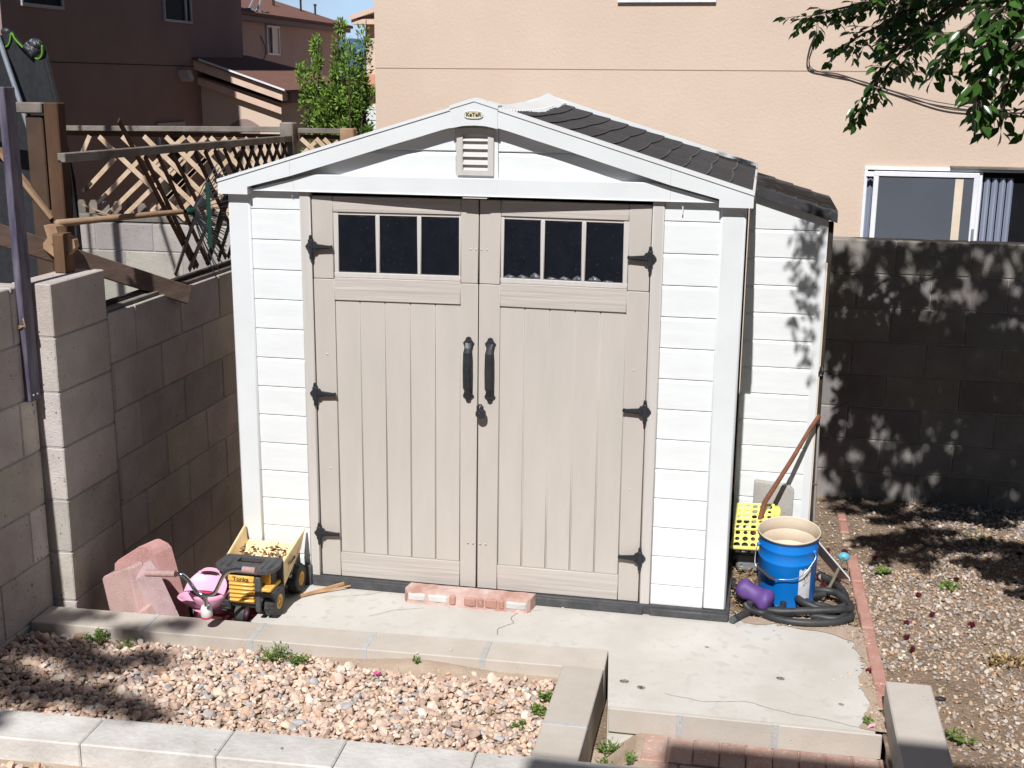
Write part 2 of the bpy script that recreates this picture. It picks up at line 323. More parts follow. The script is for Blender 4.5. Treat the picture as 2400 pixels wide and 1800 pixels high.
for (x, y, r) in ((.818, -.728, .02), (.894, -.769, .019), (1.476, -.558, .018), (1.15, -.32, .009), (1.72, -.74, .012)):
    mb = MB(); n = 26; P = [(x, y, .0016)]
    for k in range(n):
        a = 2 * PI * k / n; q = r * (1 + .2 * mnoise.noise(Vector((math.cos(a) * 2 + x * 50, math.sin(a) * 2, 0)))); P.append((x + q * math.cos(a), y + q * .82 * math.sin(a), .0016))
    mb.add(P, [(0, 1 + k, 1 + (k + 1) % n) for k in range(n)]); mb.build('floor_stain', stainm, kind='structure')
def spill(name, pts, mat, z=.0035, amp=.03, sc=9):
    mb = MB(); P = []; n = len(pts)
    for i in range(n):
        a, b = Vector((*pts[i], 0)), Vector((*pts[(i + 1) % n], 0)); st_n = max(2, int((b - a).length / .02))
        for k in range(st_n):
            p = a.lerp(b, k / st_n); P.append((p.x + amp * mnoise.noise(Vector((p.x * sc, p.y * sc, 1))) + amp * .5 * mnoise.noise(Vector((p.x * sc * 4, p.y * sc * 4, 2))), p.y + amp * mnoise.noise(Vector((p.x * sc, p.y * sc, 6))), z))
    mb.add(P, [tuple(range(len(P)))]); return mb.build(name, mat, kind='structure')
spill('dirt_edge', [(1.875, -.10), (1.80, -.10), (1.825, -.25), (1.83, -.5), (1.825, -.75), (1.78, -.93), (1.875, -.93)], sand, .0032, .025)
spill('dirt_edge', [(1.24, .06), (1.30, -.03), (1.45, .0), (1.6, -.03), (1.74, -.07), (1.84, -.16), (1.86, .05), (1.6, .1)], sand, .0036, .03)
# brick paving strip at the bottom of the picture
pv = MB()
for row in range(8):
    for i in range(-1, 11):
        x = .83 + i * .103 + (.0515 if row % 2 else 0); y = -.972 - row * .205
        if x > 1.86: continue
        x1 = min(x + .0985, 1.875)
        if x < .92: continue
        tt = .86 + .25 * rng.random()
        pv.cbox(x, x1, y - .2, y, -.2, -.100 + .003 * rng.random(), .005, (tt, tt * .98, tt * .96))
pv.build('brick_paving', M('dusty_brick', (.50, .365, .315), (.42, .26, .21), rough=.95, vs=9, bump=.6, bs=110, bdist=.003, speck=(.56, .45, .39), speck_s=60, speck_t=.60, spec=.1), kind='structure')
sheet('paving_bed', .9, 1.9, -3, -.955, -.112, 20, 30, sand, lambda x, y: .004 * mnoise.noise(Vector((x * 30, y * 30, 0))))

# ------------------------------------------------------------------ block walls and kerbs (each a thing)
def blockwall(mb, mo, axis, face, depth, u0, u1, rows, bl, ph, gap=.006, b=.005):
    """rows: list of (z0,z1,phase). axis 'x' face looks along +x (u=y); axis 'y' face looks along -y (u=x)"""
    for (z0, z1, p) in rows:
        u = u0 - (bl - p if p else 0)
        while u < u1:
            a, c = max(u, u0), min(u + bl, u1)
            if c - a > .02:
                t = .80 + .30 * rng.random(); tt = (t, t * (.95 + .06 * rng.random()), t * (.92 + .09 * rng.random()))
                j = .0015 * rng.random()
                if axis == 'x': mb.cbox(face - depth, face - j, a + gap / 2, c - gap / 2, z0 + gap / 2, z1 - gap / 2, b, tt)
                else: mb.cbox(a + gap / 2, c - gap / 2, face + j, face + depth, z0 + gap / 2, z1 - gap / 2, b, tt)
            u += bl
    zz0, zz1 = rows[0][0], rows[-1][1]
    if axis == 'x': mo.box(face - depth + .006, face - .007, u0 + .006, u1 - .006, zz0, zz1 - .007)
    else: mo.box(u0 + .006, u1 - .006, face + .007, face + depth - .006, zz0, zz1 - .007)
def wall_thing(name, label, cat, mat, parts, loc, group=None):
    t = thing(name, loc, label, cat, group); mb, mo = MB(), MB()
    for p in parts: blockwall(mb, mo, *p)
    mb.build('blocks', mat, t, smooth=35); mo.build('mortar_joints', mortar, t); return t
RL = [.08, .332, .585, .838, 1.09, 1.35]
rows_main = [(-1.02, -.93, .1), (-.93, -.68, .27), (-.68, -.43, .02), (-.43, -.175, .27), (-.175, .08, .02)] + [(RL[i], RL[i + 1], .27 if i % 2 == 0 else .02) for i in range(5)]
RP = [.013, .264, .528, .79, 1.06, 1.323, 1.576]
rows_post = [(-1.02, -.25, 0), (-.25, .013, 0)] + [(RP[i], RP[i + 1], 0) for i in range(6)]
RN = [-.02, .25, .515, .78, 1.045, 1.31, 1.576]
rows_near = [(-1.02, -.30, 0), (-.30, -.02, 0)] + [(RN[i], RN[i + 1], .18 if i % 2 else .43) for i in range(6)]
wall_thing('block_wall', 'tall brown concrete block wall running back along the left side of the white shed', 'wall', cmu,
           [('x', -1.89, .2, -.004, 2.74, rows_main, .515, 0), ('x', -1.89, .2, -.50, -.010, rows_post, .6, 0),
            ('x', -2.0, .2, -3.4, -.506, rows_near, .515, 0)], (-1.99, 0, -.3))
RB = [-1.02, -.24, -.035, .165, .367, .574, .78, .987, 1.193, 1.395, 1.6]
rows_back = [(RB[i], RB[i + 1], .15 if i % 2 else .37) for i in range(10)]
wall_thing('back_block_wall', 'grey block wall in deep tree shade to the right of the shed, below the window', 'wall', shaded_blk,
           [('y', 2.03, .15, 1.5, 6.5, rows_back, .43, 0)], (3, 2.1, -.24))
RNb = [.03, .235, .44, .645, .85, 1.055, 1.26, 1.463]
wall_thing('neighbour_block_wall', 'sunlit pale block wall striped with post shadows, behind the broken lattice', 'wall', cmu_grey,
           [('y', 2.75, .15, -7.5, -1.9, [(-1.02, .03, 0)] + [(RNb[i], RNb[i + 1], .1 if i % 2 else .33) for i in range(7)], .457, 0)], (-4, 2.8, -.2))
# kerb between patio and bed: follows its slight skew
def kerb(name, p0, p1, wd, h, joints, mat, label, zt=0, group=None, chip=.004, mj_on=True):
    t = thing(name, ((p0[0] + p1[0]) / 2, (p0[1] + p1[1]) / 2, zt - h), label, 'kerb', group); mb = MB()
    a, b = Vector((*p0, 0)), Vector((*p1, 0)); d = b - a; L = d.length; ang = math.atan2(d.y, d.x); js = [0] + joints + [1]
    for i in range(len(js) - 1):
        R = Matrix.Translation(a) @ Matrix.Rotation(ang, 4, 'Z'); tt = .94 + .12 * rng.random()
        mb.cbox(js[i] * L + .0015, js[i + 1] * L - .0015, -wd, 0, zt - h, zt - .002 * rng.random(), chip, (tt, tt * .99, tt * .97), R)
    mb.build('kerb_blocks', mat, t, smooth=35)
    for j in joints if mj_on else []:
        mj = MB(); R = Matrix.Translation(a) @ Matrix.Rotation(ang, 4, 'Z'); mj.cbox(j * L - .016, j * L + .012, -wd - .0015, -.004, zt - h, zt + .0012, .003, 1, R); mj.build('mortar_joint', mortar_b, t, smooth=35)
    return t
mortar_b = M('pale_mortar', (.47, .47, .46), (.38, .375, .365), rough=.95, vs=14, bump=.8, bs=60, bdist=.004, speck=(.3, .3, .3), speck_s=50, speck_t=.68)
kerb('kerb_wall', (-2.0, -.541), (.716, -.447), .186, 1.02, [.205, .402, .60, .80], curb_m, 'sandy block kerb between the patio and the pink gravel bed, topmost of the parallel kerbs')
kerb('kerb_wall', (.535, -.628), (.535, -1.408), -.182, .3, [.66], curb_m, 'short block kerb running toward the viewer beside the narrow dark gap', group=None)
kerb('kerb_wall', (-2.6, -1.545), (1.06, -1.384), .205, 1.02, [.155, .385, .535, .66, .80], curb_g, 'rough grey block kerb along the bottom edge of the photo, in front of the gravel bed', chip=.006, mj_on=False)
kerb('step_riser', (.778, -.9545), (1.868, -.9435), .012, .11, [.27, .62], curb_m, 'low beige block step face between the slab and the red brick paving', zt=-.0025)
t = thing('block_pillar', (1.97, -1.2, -.3), 'pale concrete block pillar standing at the lower right beside the brick edging, half shaded', 'block')
MB().cbox(1.885, 2.066, -1.62, -.745, -.3, .13, .006).build('block', curb_m, t, smooth=35)
# ------------------------------------------------------------------ brick edging on the right
g_ = 'red bricks edging the gravel on the right'
spots = []
xa, ya, xb, yb = 1.868, .965, 1.898, -.735
Lb = math.hypot(xb - xa, yb - ya); nb = 9
desc = ['first', 'second', 'third', 'fourth', 'fifth', 'sixth', 'seventh', 'eighth', 'ninth']
for i in range(nb):
    y1 = ya - i * .19; x = xa + (xb - xa) * i / nb
    o = MB().cbox(x - .028, x + .03, y1 - .186, y1, -.1, .012 + .008 * math.sin(i * 2.1), .005, (1, .97, .95)).build('edging_brick', brick_m, smooth=35)
    o.rotation_euler = (0, 0, 0)
    tag(o, 'red edging brick, %s from the far end of the long row beside the hose' % desc[i], 'brick', g_)
for k, (x, y, zz, lb) in enumerate(((1.853, 1.735, .006, 'red brick half sunk in soil, farthest one behind the bucket'), (1.857, 1.54, -.002, 'dusty brick half buried in soil, second behind the blue bucket'), (1.86, 1.34, -.006, 'almost buried brick between the far bricks and the long row'))):
    o = MB().cbox(x - .026, x + .028, y - .17, y, -.1, zz, .008, (.95, .9, .88)).build('edging_brick', brick_m if k < 2 else sand, smooth=35)
    tag(o, lb, 'brick', g_)
# ------------------------------------------------------------------ pebbles (uncountable)
def ico():
    import bmesh
    bm = bmesh.new(); bmesh.ops.create_icosphere(bm, subdivisions=1, radius=1); v = np.array([x.co[:] for x in bm.verts]); f = np.array([[l.index for l in q.verts] for q in bm.faces]); bm.free(); return v, f
IV, IF = ico()
import bmesh
_bm = bmesh.new(); bmesh.ops.create_icosphere(_bm, subdivisions=2, radius=1); IV2 = np.array([x.co[:] for x in _bm.verts]); IF2 = np.array([[l.index for l in q.verts] for q in _bm.faces]); _bm.free()
def pebbles(name, pts, sizes, pal, label, zfun, hi=True, seed=1, flat=.62):
    r = np.random.default_rng(seed); V0, F0 = (IV2, IF2) if hi else (IV, IF)
    n = len(pts); nv = len(V0); V = np.zeros((n, nv, 3), np.float32); Cc = np.ones((n, nv, 4), np.float32); pal = np.array(pal)
    for i in range(n):
        s = sizes[i]; v = V0.copy()
        for _ in range(7):   # cut facets
            d = r.normal(size=3); d /= np.linalg.norm(d); k = v @ d; c = .55 + .30 * r.random(); m = k > c; v[m] -= np.outer(k[m] - c, d)
        v *= np.array([1, .62 + .35 * r.random(), flat * (.7 + .5 * r.random())]) * s
        q = r.normal(size=4) * np.array([1, .22, .22, 1]); q /= np.linalg.norm(q); w_, x, y, z = q
        R = np.array([[1 - 2 * (y * y + z * z), 2 * (x * y - z * w_), 2 * (x * z + y * w_)], [2 * (x * y + z * w_), 1 - 2 * (x * x + z * z), 2 * (y * z - x * w_)], [2 * (x * z - y * w_), 2 * (y * z + x * w_), 1 - 2 * (x * x + y * y)]])
        v = v @ R.T; p = pts[i]; zz = zfun(p[0], p[1]) + s * flat * (.25 + (p[2] if len(p) > 2 else 0))
        V[i] = v + np.array([p[0], p[1], zz]); c = pal[r.integers(len(pal))] * (.86 + .42 * r.random()); Cc[i, :, :3] = c
    F = (F0[None] + (np.arange(n) * nv)[:, None, None]).reshape(-1, 3)
    me = bpy.data.meshes.new(name); me.vertices.add(n * nv); me.vertices.foreach_set('co', V.ravel()); me.loops.add(F.size); me.loops.foreach_set('vertex_index', F.ravel().astype(np.int32))
    me.polygons.add(len(F)); me.polygons.foreach_set('loop_start', np.arange(0, F.size, 3, dtype=np.int32)); me.polygons.foreach_set('loop_total', np.full(len(F), 3, dtype=np.int32)); me.update(); me.validate()
    a = me.attributes.new('tint', 'FLOAT_COLOR', 'POINT'); a.data.foreach_set('color', Cc.ravel()); me.shade_smooth(); me.set_sharp_from_angle(angle=math.radians(28)); me.materials.append(stone_m)
    o = bpy.data.objects.new(name, me); COL.objects.link(o); o['kind'] = 'stuff'; o['label'] = label; o['category'] = 'gravel'; return o
pink_pal = [(.62, .45, .36), (.66, .49, .38), (.56, .41, .33), (.68, .54, .44), (.52, .38, .31), (.62, .48, .40), (.40, .39, .39), (.70, .60, .51), (.57, .38, .27), (.44, .33, .28), (.63, .52, .45), (.60, .45, .36), (.60, .46, .38), (.64, .47, .35)]
def scatter(x0, x1, y0, y1, n, r, keep=None, mind=None):
    P = [];
    while len(P) < n:
        x, y = x0 + (x1 - x0) * r.random(), y0 + (y1 - y0) * r.random()
        if keep is None or keep(x, y): P.append((x, y, r.random() * 1.1))
    return P
r1 = np.random.default_rng(11)
def keep_bed(x, y):
    yf = -.735 + .035 * (x + .9); ok = y < yf + .02 and y > -1.50 + .044 * (x + 1.64)
    d = ((x + .08) / .42) ** 2 + ((y + .69) / .075) ** 2
    if d < 1 and r1.random() > .06: return False
    return ok
pts = scatter(-2.02, .53, -1.52, -.69, 7600, r1, keep_bed); sz = .0075 + .0125 * r1.random(len(pts)) ** 1.6
sz[:170] = .021 + .010 * r1.random(170)
pebbles('gravel_bed_stones', pts, sz, pink_pal, 'coarse pinkish crushed stones filling the bed behind the front kerb', lambda x, y: -.055, True, 3)
pts = scatter(-2.4, .3, -2.1, -1.72, 1500, r1, lambda x, y: y < -1.745 + .044 * (x + 1.1)); sz = .013 + .014 * r1.random(len(pts)) ** 1.7
pebbles('lower_bed_stones', pts, sz, pink_pal, 'coarse stones at the bottom left corner in front of the grey kerb', lambda x, y: -.095, True, 4)
tan_pal = [(.44, .33, .25), (.50, .40, .31), (.36, .27, .21), (.55, .47, .39), (.30, .27, .26), (.41, .36, .32), (.46, .30, .19), (.60, .53, .46), (.34, .25, .19), (.31, .30, .30), (.42, .32, .25)]
def dens(x, y):
    # bare dirt strip near the wall and bricks, gravel elsewhere
    d = .5 + .5 * mnoise.noise(Vector((x * 1.7, y * 1.7, 9)))
    if x < 1.905: return False
    if y > .9 and x < 2.25 and r1.random() > .22: return False
    if y < -.35 and x < 2.3 and r1.random() > .35: return False
    return r1.random() < (.55 + .6 * d)
pts = scatter(1.9, 3.5, -1.9, 2.02, 15500, r1, dens); sz = .006 + .011 * r1.random(len(pts)) ** 2.2
pebbles('yard_gravel', pts, sz, tan_pal, 'fine tan and grey gravel over soil on the right side of the yard', lambda x, y: -.012 + zy(x, y), False, 5)
pts = scatter(1.24, 1.9, .03, 2.0, 900, r1); sz = .004 + .008 * r1.random(len(pts)) ** 2
pts2 = [p for p in scatter(1.24, 1.88, -.94, .10, 3200, r1) if (p[0] > 1.845 + .02 * math.sin(p[1] * 17) - .05 * (p[1] > -.2) or p[1] > -.0 + .03 * math.sin(p[0] * 20))]
pebbles('edge_grit', pts2, .003 + .006 * r1.random(len(pts2)) ** 2, tan_pal, 'grit and small stones along the worn right edge of the slab', lambda x, y: .003, False, 16)
pebbles('side_gravel', pts, sz, tan_pal, 'small scattered gravel on the soil around the blue bucket', lambda x, y: -.01, False, 6)
pts = [(.30, -.10), (.285, -.115), (1.77, -.45), (1.70, -.52), (1.735, -.49), (1.68, -.56), (.61, .02), (.66, .03), (1.28, -.07), (1.0, -.02), (.10, .04), (-.12, -.66), (.02, -.60), (.8, -.01), (.44, -.03), (1.81, -.55), (1.45, -.08)]
pebbles('loose_pebbles', [(a, b, .2) for a, b in pts], [.006 + .006 * r1.random() for _ in pts], pink_pal, 'a few loose pebbles lying on the concrete slab', lambda x, y: 0.0, True, 8)
# ------------------------------------------------------------------ THE SHED
shed = thing('garden_shed', (0, .9, 0), 'white plastic garden shed with beige double doors and dark tiled roof, centre of the yard', 'shed')
G0, GS = 1.8925, .1452
def siding(mb, x0, x1, ztop, zbot, z0, step, y=0.0, dep=.03):
    prof = [(y, ztop)]; k = 0; z = z0
    while z > ztop: z -= step
    while z > zbot + .02:
        prof += [(y + .0005, z + .004), (y + .006, z + .0012), (y + .006, z - .002), (y + .0005, z - .015), (y, z - .017)]; z -= step
    prof.append((y, zbot))
    n = len(prof); v = [(x, a, b) for x in (x0, x1) for a, b in prof]
    mb.add(v, [(i, i + 1, n + i + 1, n + i) for i in range(n - 1)])
    mb.box(x0, x1, y + .012, y + dep, zbot, ztop); return mb
for sgn in (-1, 1):
    x0, x1 = sorted((sgn * .862, sgn * 1.1085)); siding(MB(), x0, x1, 1.99, .05, G0, GS).build('siding_panel', white, shed)
    x0, x1 = sorted((sgn * 1.1085, sgn * 1.22)); MB().cbox(x0, x1, -.014, .09, .05, 1.99, .009).build('corner_post', white_s, shed, smooth=38)
    x0, x1 = sorted((sgn * .807, sgn * .861)); MB().cbox(x0, x1, -.012, .03, .045, 1.99, .006).build('door_jamb', taupe_jamb, shed, smooth=38)
gw = MB()   # gable wall with one groove each side of the vent panel
for sgn in (-1, 1):
    def zt(x): return 2.41 - .304 * abs(x) - .03
    for (xa_, xb_) in ((.1005, 1.17),):
        gz = 2.182
        A = [(xa_, gz - .02), (xa_, 2.0), (xb_, 2.0), (xb_, zt(xb_)), (xb_ - .0, zt(xb_)), ((2.38 - gz + .02) / .304, gz - .02)]
        gw.prism([(sgn * u, v) for u, v in A], 0, .02)
        gw.prism([(sgn * u, v) for u, v in [(xa_, gz + .004), ((2.38 - gz - .004) / .304, gz + .004), (xa_, zt(xa_))]], 0, .02)
        xx = (2.38 - gz) / .304
        gw.add([(sgn * xa_, .011, gz), (sgn * xx, .011, gz), (sgn * xx, 0, gz - .02), (sgn * xa_, 0, gz - .02)], [(0, 1, 2, 3)])
        gw.add([(sgn * xa_, .011, gz), (sgn * xx, .011, gz), (sgn * xx, 0, gz + .004), (sgn * xa_, 0, gz + .004)], [(0, 1, 2, 3)])
gw.cbox(-.0985, .0985, -.002, .02, 2.0, 2.34, .002)
gw.build('gable_wall', white, shed)
MB().prism([(-1.16, 2.0), (1.16, 2.0), (1.16, 2.01), (0, 2.36), (-1.16, 2.01)], .022, .03).build('gable_backing', white_s, shed)
vent = MB()
def arch(x0, x1, zb, zt_, rise, n=8): return [(x0, zb), (x1, zb)] + [(x1 + (x0 - x1) * i / n, zt_ + rise * (1 - (2 * i / n - 1) ** 2)) for i in range(n + 1)]
VO = arch(-.092, .080, 2.076, 2.283, .006); VI = arch(-.064, .053, 2.098, 2.256, .007)
n = len(VO); vv = [(x, -.018, z) for x, z in VO] + [(x, -.018, z) for x, z in VI] + [(x, 0, z) for x, z in VO] + [(x, .004, z) for x, z in VI]
ff = []
for i in range(n):
    j = (i + 1) % n; ff += [(i, j, n + j, n + i), (i, 2 * n + i, 2 * n + j, j), (n + i, n + j, 3 * n + j, 3 * n + i)]
vent.add(vv, ff); vo = vent.build('gable_vent', taupe_jamb, shed)
lv = MB()
for k in range(5):
    z = 2.256 - k * .0352
    lv.add([(-.064, -.016, z - .026), (.053, -.016, z - .026), (.053, .002, z - .004), (-.064, .002, z - .004), (-.064, -.012, z - .029), (.053, -.012, z - .029)], [(0, 1, 2, 3), (0, 4, 5, 1)])
lv.build('louvre', taupe_jamb, vo)
MB().box(-.066, .055, .0015, .004, 2.095, 2.266, 1).build('vent_opening', black_pl, vo)
# rake fascia
halfI = [(1.2485, 1.965), (1.1, 1.965), (1.1, 2.001), (.885, 2.056), (.6, 2.142), (.4, 2.204), (.275, 2.241), (.21, 2.261), (.15, 2.279), (.1, 2.292), (.05, 2.300), (0, 2.303)]
poly = [(x, z) for x, z in halfI] + [(-x, z) for x, z in halfI[-2::-1]] + [(-1.2485, 2.031), (0, 2.41), (1.2485, 2.031)]
half = len(halfI)
fm = MB()
outer = [(1.2485, 2.031), (0, 2.41)]
for sgn in (-1, 1):
    q = [(sgn * x, z) for x, z in halfI]; k = len(q)
    T = [(sgn * x, 2.41 - (abs(x)) * .3036) for x, z in halfI]
    for yy, flip in ((-.055, 1), (.02, 0)):
        v = [(x, yy, z) for x, z in q] + [(x, yy, z) for x, z in T]
        fm.add(v, [(i, i + 1, k + i + 1, k + i) for i in range(k - 1)])
    fm.add([(x, -.055, z) for x, z in q] + [(x, .02, z) for x, z in q], [(i, i + 1, k + i + 1, k + i) for i in range(k - 1)])
    fm.add([(sgn * 1.2485, -.055, 1.965), (sgn * 1.2485, -.055, 2.031), (sgn * 1.2485, .02, 2.031), (sgn * 1.2485, .02, 1.965)], [(0, 1, 2, 3)])
    fm.add([(sgn * 1.2485, -.055, 2.031), (0, -.055, 2.41), (0, .02, 2.41), (sgn * 1.2485, .02, 2.031)], [(0, 1, 2, 3)])
    # raised top lip
    fm.prism([(sgn * 1.2505, 2.020), (sgn * 1.2505, 2.034), (0, 2.4135), (0, 2.3995)], -.060, .022)
fo = fm.build('gable_fascia', white_s, shed, smooth=30)
cp = MB(); cp.prism([(-.111, 2.287), (-.111, 2.385), (0, 2.418), (.107, 2.386), (.107, 2.287), (.05, 2.2985), (0, 2.301), (-.05, 2.2985)], -.062, .024)
cp.prism([(-.113, 2.372), (-.113, 2.388), (0, 2.422), (.109, 2.389), (.109, 2.373), (0, 2.406)], -.066, .026)
cp.build('peak_cap', white_s, shed)
for x in (-.885, .885): MB().box(x - .0012, x + .0012, -.0556, -.05, 2.058, 2.132).build('fascia_seam', taupe_jamb, shed)
pl = MB()
pp = []
for k in range(28):
    a = 2 * PI * k / 28; c_ = math.cos(a); s_ = math.sin(a); pp.append((-.002 + math.copysign(abs(c_) ** .6, c_) * .0425, 2.3475 + math.copysign(abs(s_) ** .75, s_) * .0155))
pl.prism(pp, -.0665, -.0620); plo = pl.build('name_plate', M('plate_gold', (.62, .55, .36), rough=.5), shed)
pr2 = MB(); pr2.tube([(x, -.0668, z) for x, z in pp] + [(pp[0][0], -.0668, pp[0][1])], .0016, 5); pr2.build('plate_rim', white_s, plo)
text('lettering', 'KeTeR', .0235, (-.002, -.0672, 2.3475), (PI / 2, 0, 0), ink_m, plo, .0006, 1.05, .0005)
# header beam
hb = MB(); hb.prism([(-1.092, 1.984), (1.092, 1.984), (1.092, 1.992), (.88, 2.046), (.82, 2.061), (.78, 2.064), (-.76, 2.064), (-.80, 2.061), (-.88, 2.042), (-1.092, 1.99)], -.030, 0)
hb.box(-1.09, 1.09, -.034, 0, 1.981, 1.987)
hb.build('header_beam', white_s, shed, bevel=.003)
for x in (-.88, .884): MB().box(x - .0012, x + .0012, -.0306, -.02, 1.988, 2.046).build('header_seam', taupe_jamb, shed)
MB().box(-.062, .052, -.028, .03, 1.972, 1.9805).build('door_stop', taupe_jamb, shed)
MB().cbox(.938, .943, -.016, -.012, 1.925, 1.975, .001).build('trim_sliver', white_s, shed); MB().cbox(-.894, -.891, -.016, -.012, 1.955, 1.984, .001).build('trim_sliver', white_s, shed)
# doors
def yd(x, z): return .047 * max(0, 1 - abs(x) / .8) * (max(0, z - .25) / 1.71) ** 1.25
class DMB(MB):
    def build(s, *a, **k):
        s.v = [(x, y + yd(x, z), z) for x, y, z in s.v]; return super().build(*a, **k)
def hinge_mesh(cx, cz, sgn):
    mb = DMB()
    mb.xf = Matrix.Translation((cx, -.016, cz)) @ Matrix.Diagonal((sgn, 1, 1, 1))
    mb.prism([(-.028, 0), (-.016, .017), (-.008, .02), (-.008, -.02), (-.016, -.017)], -.007, .004)       # leaf on the jamb (diamond)
    mb.lathe([(.0001, -.062), (.008, -.06), (.0085, -.048), (.0085, .044), (.007, .053), (.0001, .056)], 10, (0, -.006, 0))
    mb.cbox(-.012, .012, -.016, -.004, -.034, .036, .004)
    mb.prism([(.008, -.024), (.008, .026), (.022, .024), (.030, .012), (.090, .006), (.100, .009), (.106, 0), (.100, -.010), (.090, -.007), (.030, -.012), (.022, -.022)], -.010, .004)
    mb.prism([(.012, -.008), (.012, .009), (.088, .003), (.088, -.004)], -.014, -.009)
    mb.lathe([(.0001, -.019), (.0045, -.018), (.005, -.014)], 8, (0, 0, .047), 'y'); return mb
doors = []
for sgn in (-1, 1):
    def X(a, b): return sorted((sgn * a, sgn * b))
    root_mb = DMB()
    x0, x1 = X(.702, .8035); root_mb.cbox(x0, x1, 0, .03, .052, 1.568, .003); root_mb.cbox(x0, x1, 0, .03, 1.570, 1.962, .003)
    x0, x1 = X(.0025, .086 if sgn < 0 else .104); root_mb.cbox(x0, x1, 0, .03, .052, 1.568, .003); root_mb.cbox(x0, x1, 0, .03, 1.570, 1.962, .003)
    xi = .086 if sgn < 0 else .104
    door = root_mb.build('door', taupe_v, shed, smooth=40); doors.append(door)
    x0, x1 = X(xi, .702)
    for (ya_, za_, zb_) in ((.001, 1.888, 1.962), (-.001, 1.467, 1.576), (-.001, .052, .180)): dd = DMB(); dd.cbox(x0, x1, ya_, .03, za_, zb_, .003); dd.build('cross_rail', taupe_h, door, smooth=40)
    pk = DMB(); n = 5
    for i in range(n):
        a = xi + (.702 - xi) * i / n; b = xi + (.702 - xi) * (i + 1) / n; x0, x1 = X(a + .0018, b - .0018); pk.cbox(x0, x1, .008, .03, .180, 1.467, .003)
    pk.box(*X(xi, .702), .0135, .028, .18, 1.467); pk.build('plank_panel', taupe_v2, door, smooth=40)
    # window: sunk frame with three panes
    wf = DMB(); wx0, wx1 = xi, .702
    wz0, wz1 = 1.590, 1.886
    wf.cbox(*X(wx0, wx1), .004, .03, 1.576, wz0 + .012, .003); wf.cbox(*X(wx0, wx1), .010, .03, wz1 - .012, wz1 + .002, .002)
    pw = (.678 - (.097 if sgn < 0 else .119) - 2 * .020) / 3; px0 = .097 if sgn < 0 else .119
    wf.cbox(*X(wx0, px0), .006, .03, wz0, wz1, .003); wf.cbox(*X(.678, wx1), .006, .03, wz0, wz1, .003)
    for k in (1, 2): a = px0 + k * pw + (k - 1) * .020; wf.cbox(*X(a, a + .020), .006, .03, wz0 + .01, wz1 - .01, .004)
    wfo = wf.build('window_frame', taupe_jamb, door, smooth=40)
    for k in range(3):
        a = px0 + k * (pw + .020); x0, x1 = X(a, a + pw)
        q = DMB(); q.cbox(x0 - .0, x1, .0125, .024, wz0 + .012, wz1 - .012, .006); q.build('window_pane', pane_m, door, smooth=40)
    for zc in ((1.724, 1.004, .281) if sgn < 0 else (1.725, 1.011, .285)): hinge_mesh(sgn * .805, zc, -sgn).build('hinge', black_pl, door, smooth=40)
    # pull handle
    hx = -.045 if sgn < 0 else .061; h = DMB(); zc = 1.159
    P = [(-.15, .0), (-.128, .002), (-.105, .016), (-.085, .034), (0, .038), (.085, .034), (.105, .016), (.128, .002), (.15, 0)]
    wds = [.010, .025, .0165, .0190, .0200, .0190, .0165, .025, .010]
    for i in range(len(P) - 1):
        (z0, o0), (z1, o1) = P[i], P[i + 1]; w0, w1 = wds[i], wds[i + 1]; v = []
        for (z, o, w_) in ((z0, o0, w0), (z1, o1, w1)): v += [(hx - w_, -o - .001, zc + z), (hx - w_ * .6, -o - .008, zc + z), (hx + w_ * .6, -o - .008, zc + z), (hx + w_, -o - .001, zc + z), (hx, -o + .004, zc + z)]
        h.add(v, [(k, (k + 1) % 5, 5 + (k + 1) % 5, 5 + k) for k in range(5)] + [(4, 3, 2, 1, 0), (5, 6, 7, 8, 9)])
    for s_ in (-1, 1):
        h.prism([(hx - .027, zc + s_ * .128), (hx, zc + s_ * .100), (hx + .027, zc + s_ * .128), (hx + .013, zc + s_ * .141), (hx + .012, zc + s_ * .152), (hx, zc + s_ * .158), (hx - .012, zc + s_ * .152), (hx - .013, zc + s_ * .141)], -.008, .0)
        h.lathe([(.0001, -.013), (.0055, -.012), (.006, -.008)], 8, (hx, 0, zc + s_ * .134), 'y')
    h.build('door_handle', black_pl, door, smooth=40)
    for (xx, zz) in ((.04, 1.731), (.0125, 1.731), (.045, .285), (.018, .285), (.745, 1.20), (.745, .62)): rv = DMB(); rv.lathe([(.0001, -.003), (.004, -.002), (.0055, .001)], 10, (sgn * xx, 0, zz), 'y'); rv.build('rivet', taupe_jamb, door, smooth=60)
    
bag_m = M('clear_bag', (.16, .165, .18), (.03, .033, .04), rough=.3, vs=60, bump=.8, bs=50)
# junk piled behind the right door's panes
jk = MB()
for k in range(14):
    x = .13 + .04 * k + .01 * rng.random(); sph(jk, (x, .075, 1.575 + .02 * math.sin(k * 1.9)), .034, 9, 6, (1, .6, .7 + .5 * rng.random()))
# body, base
b = MB()
for sgn in (-1, 1): b.cbox(*sorted((sgn * 1.19, sgn * 1.212)), .03, 1.86, .05, 2.0, .004)
b.cbox(-1.21, 1.21, 1.84, 1.865, .05, 2.0, .004); b.prism([(-1.2, 2.0), (1.2, 2.0), (0, 2.37)], 1.84, 1.865)
b.build('side_wall', white, shed)
b = MB(); b.cbox(-1.238, 1.238, -.022, 1.89, .0, .05, .004); b.cbox(-.845, .83, -.036, 0, .0, .044, .005); b.cbox(.86, 1.236, -.034, 0, 0, .038, .005); b.cbox(-.89, -.85, -.036, -.005, 0, .105, .004)
b.build('base', base_pl, shed, smooth=40)
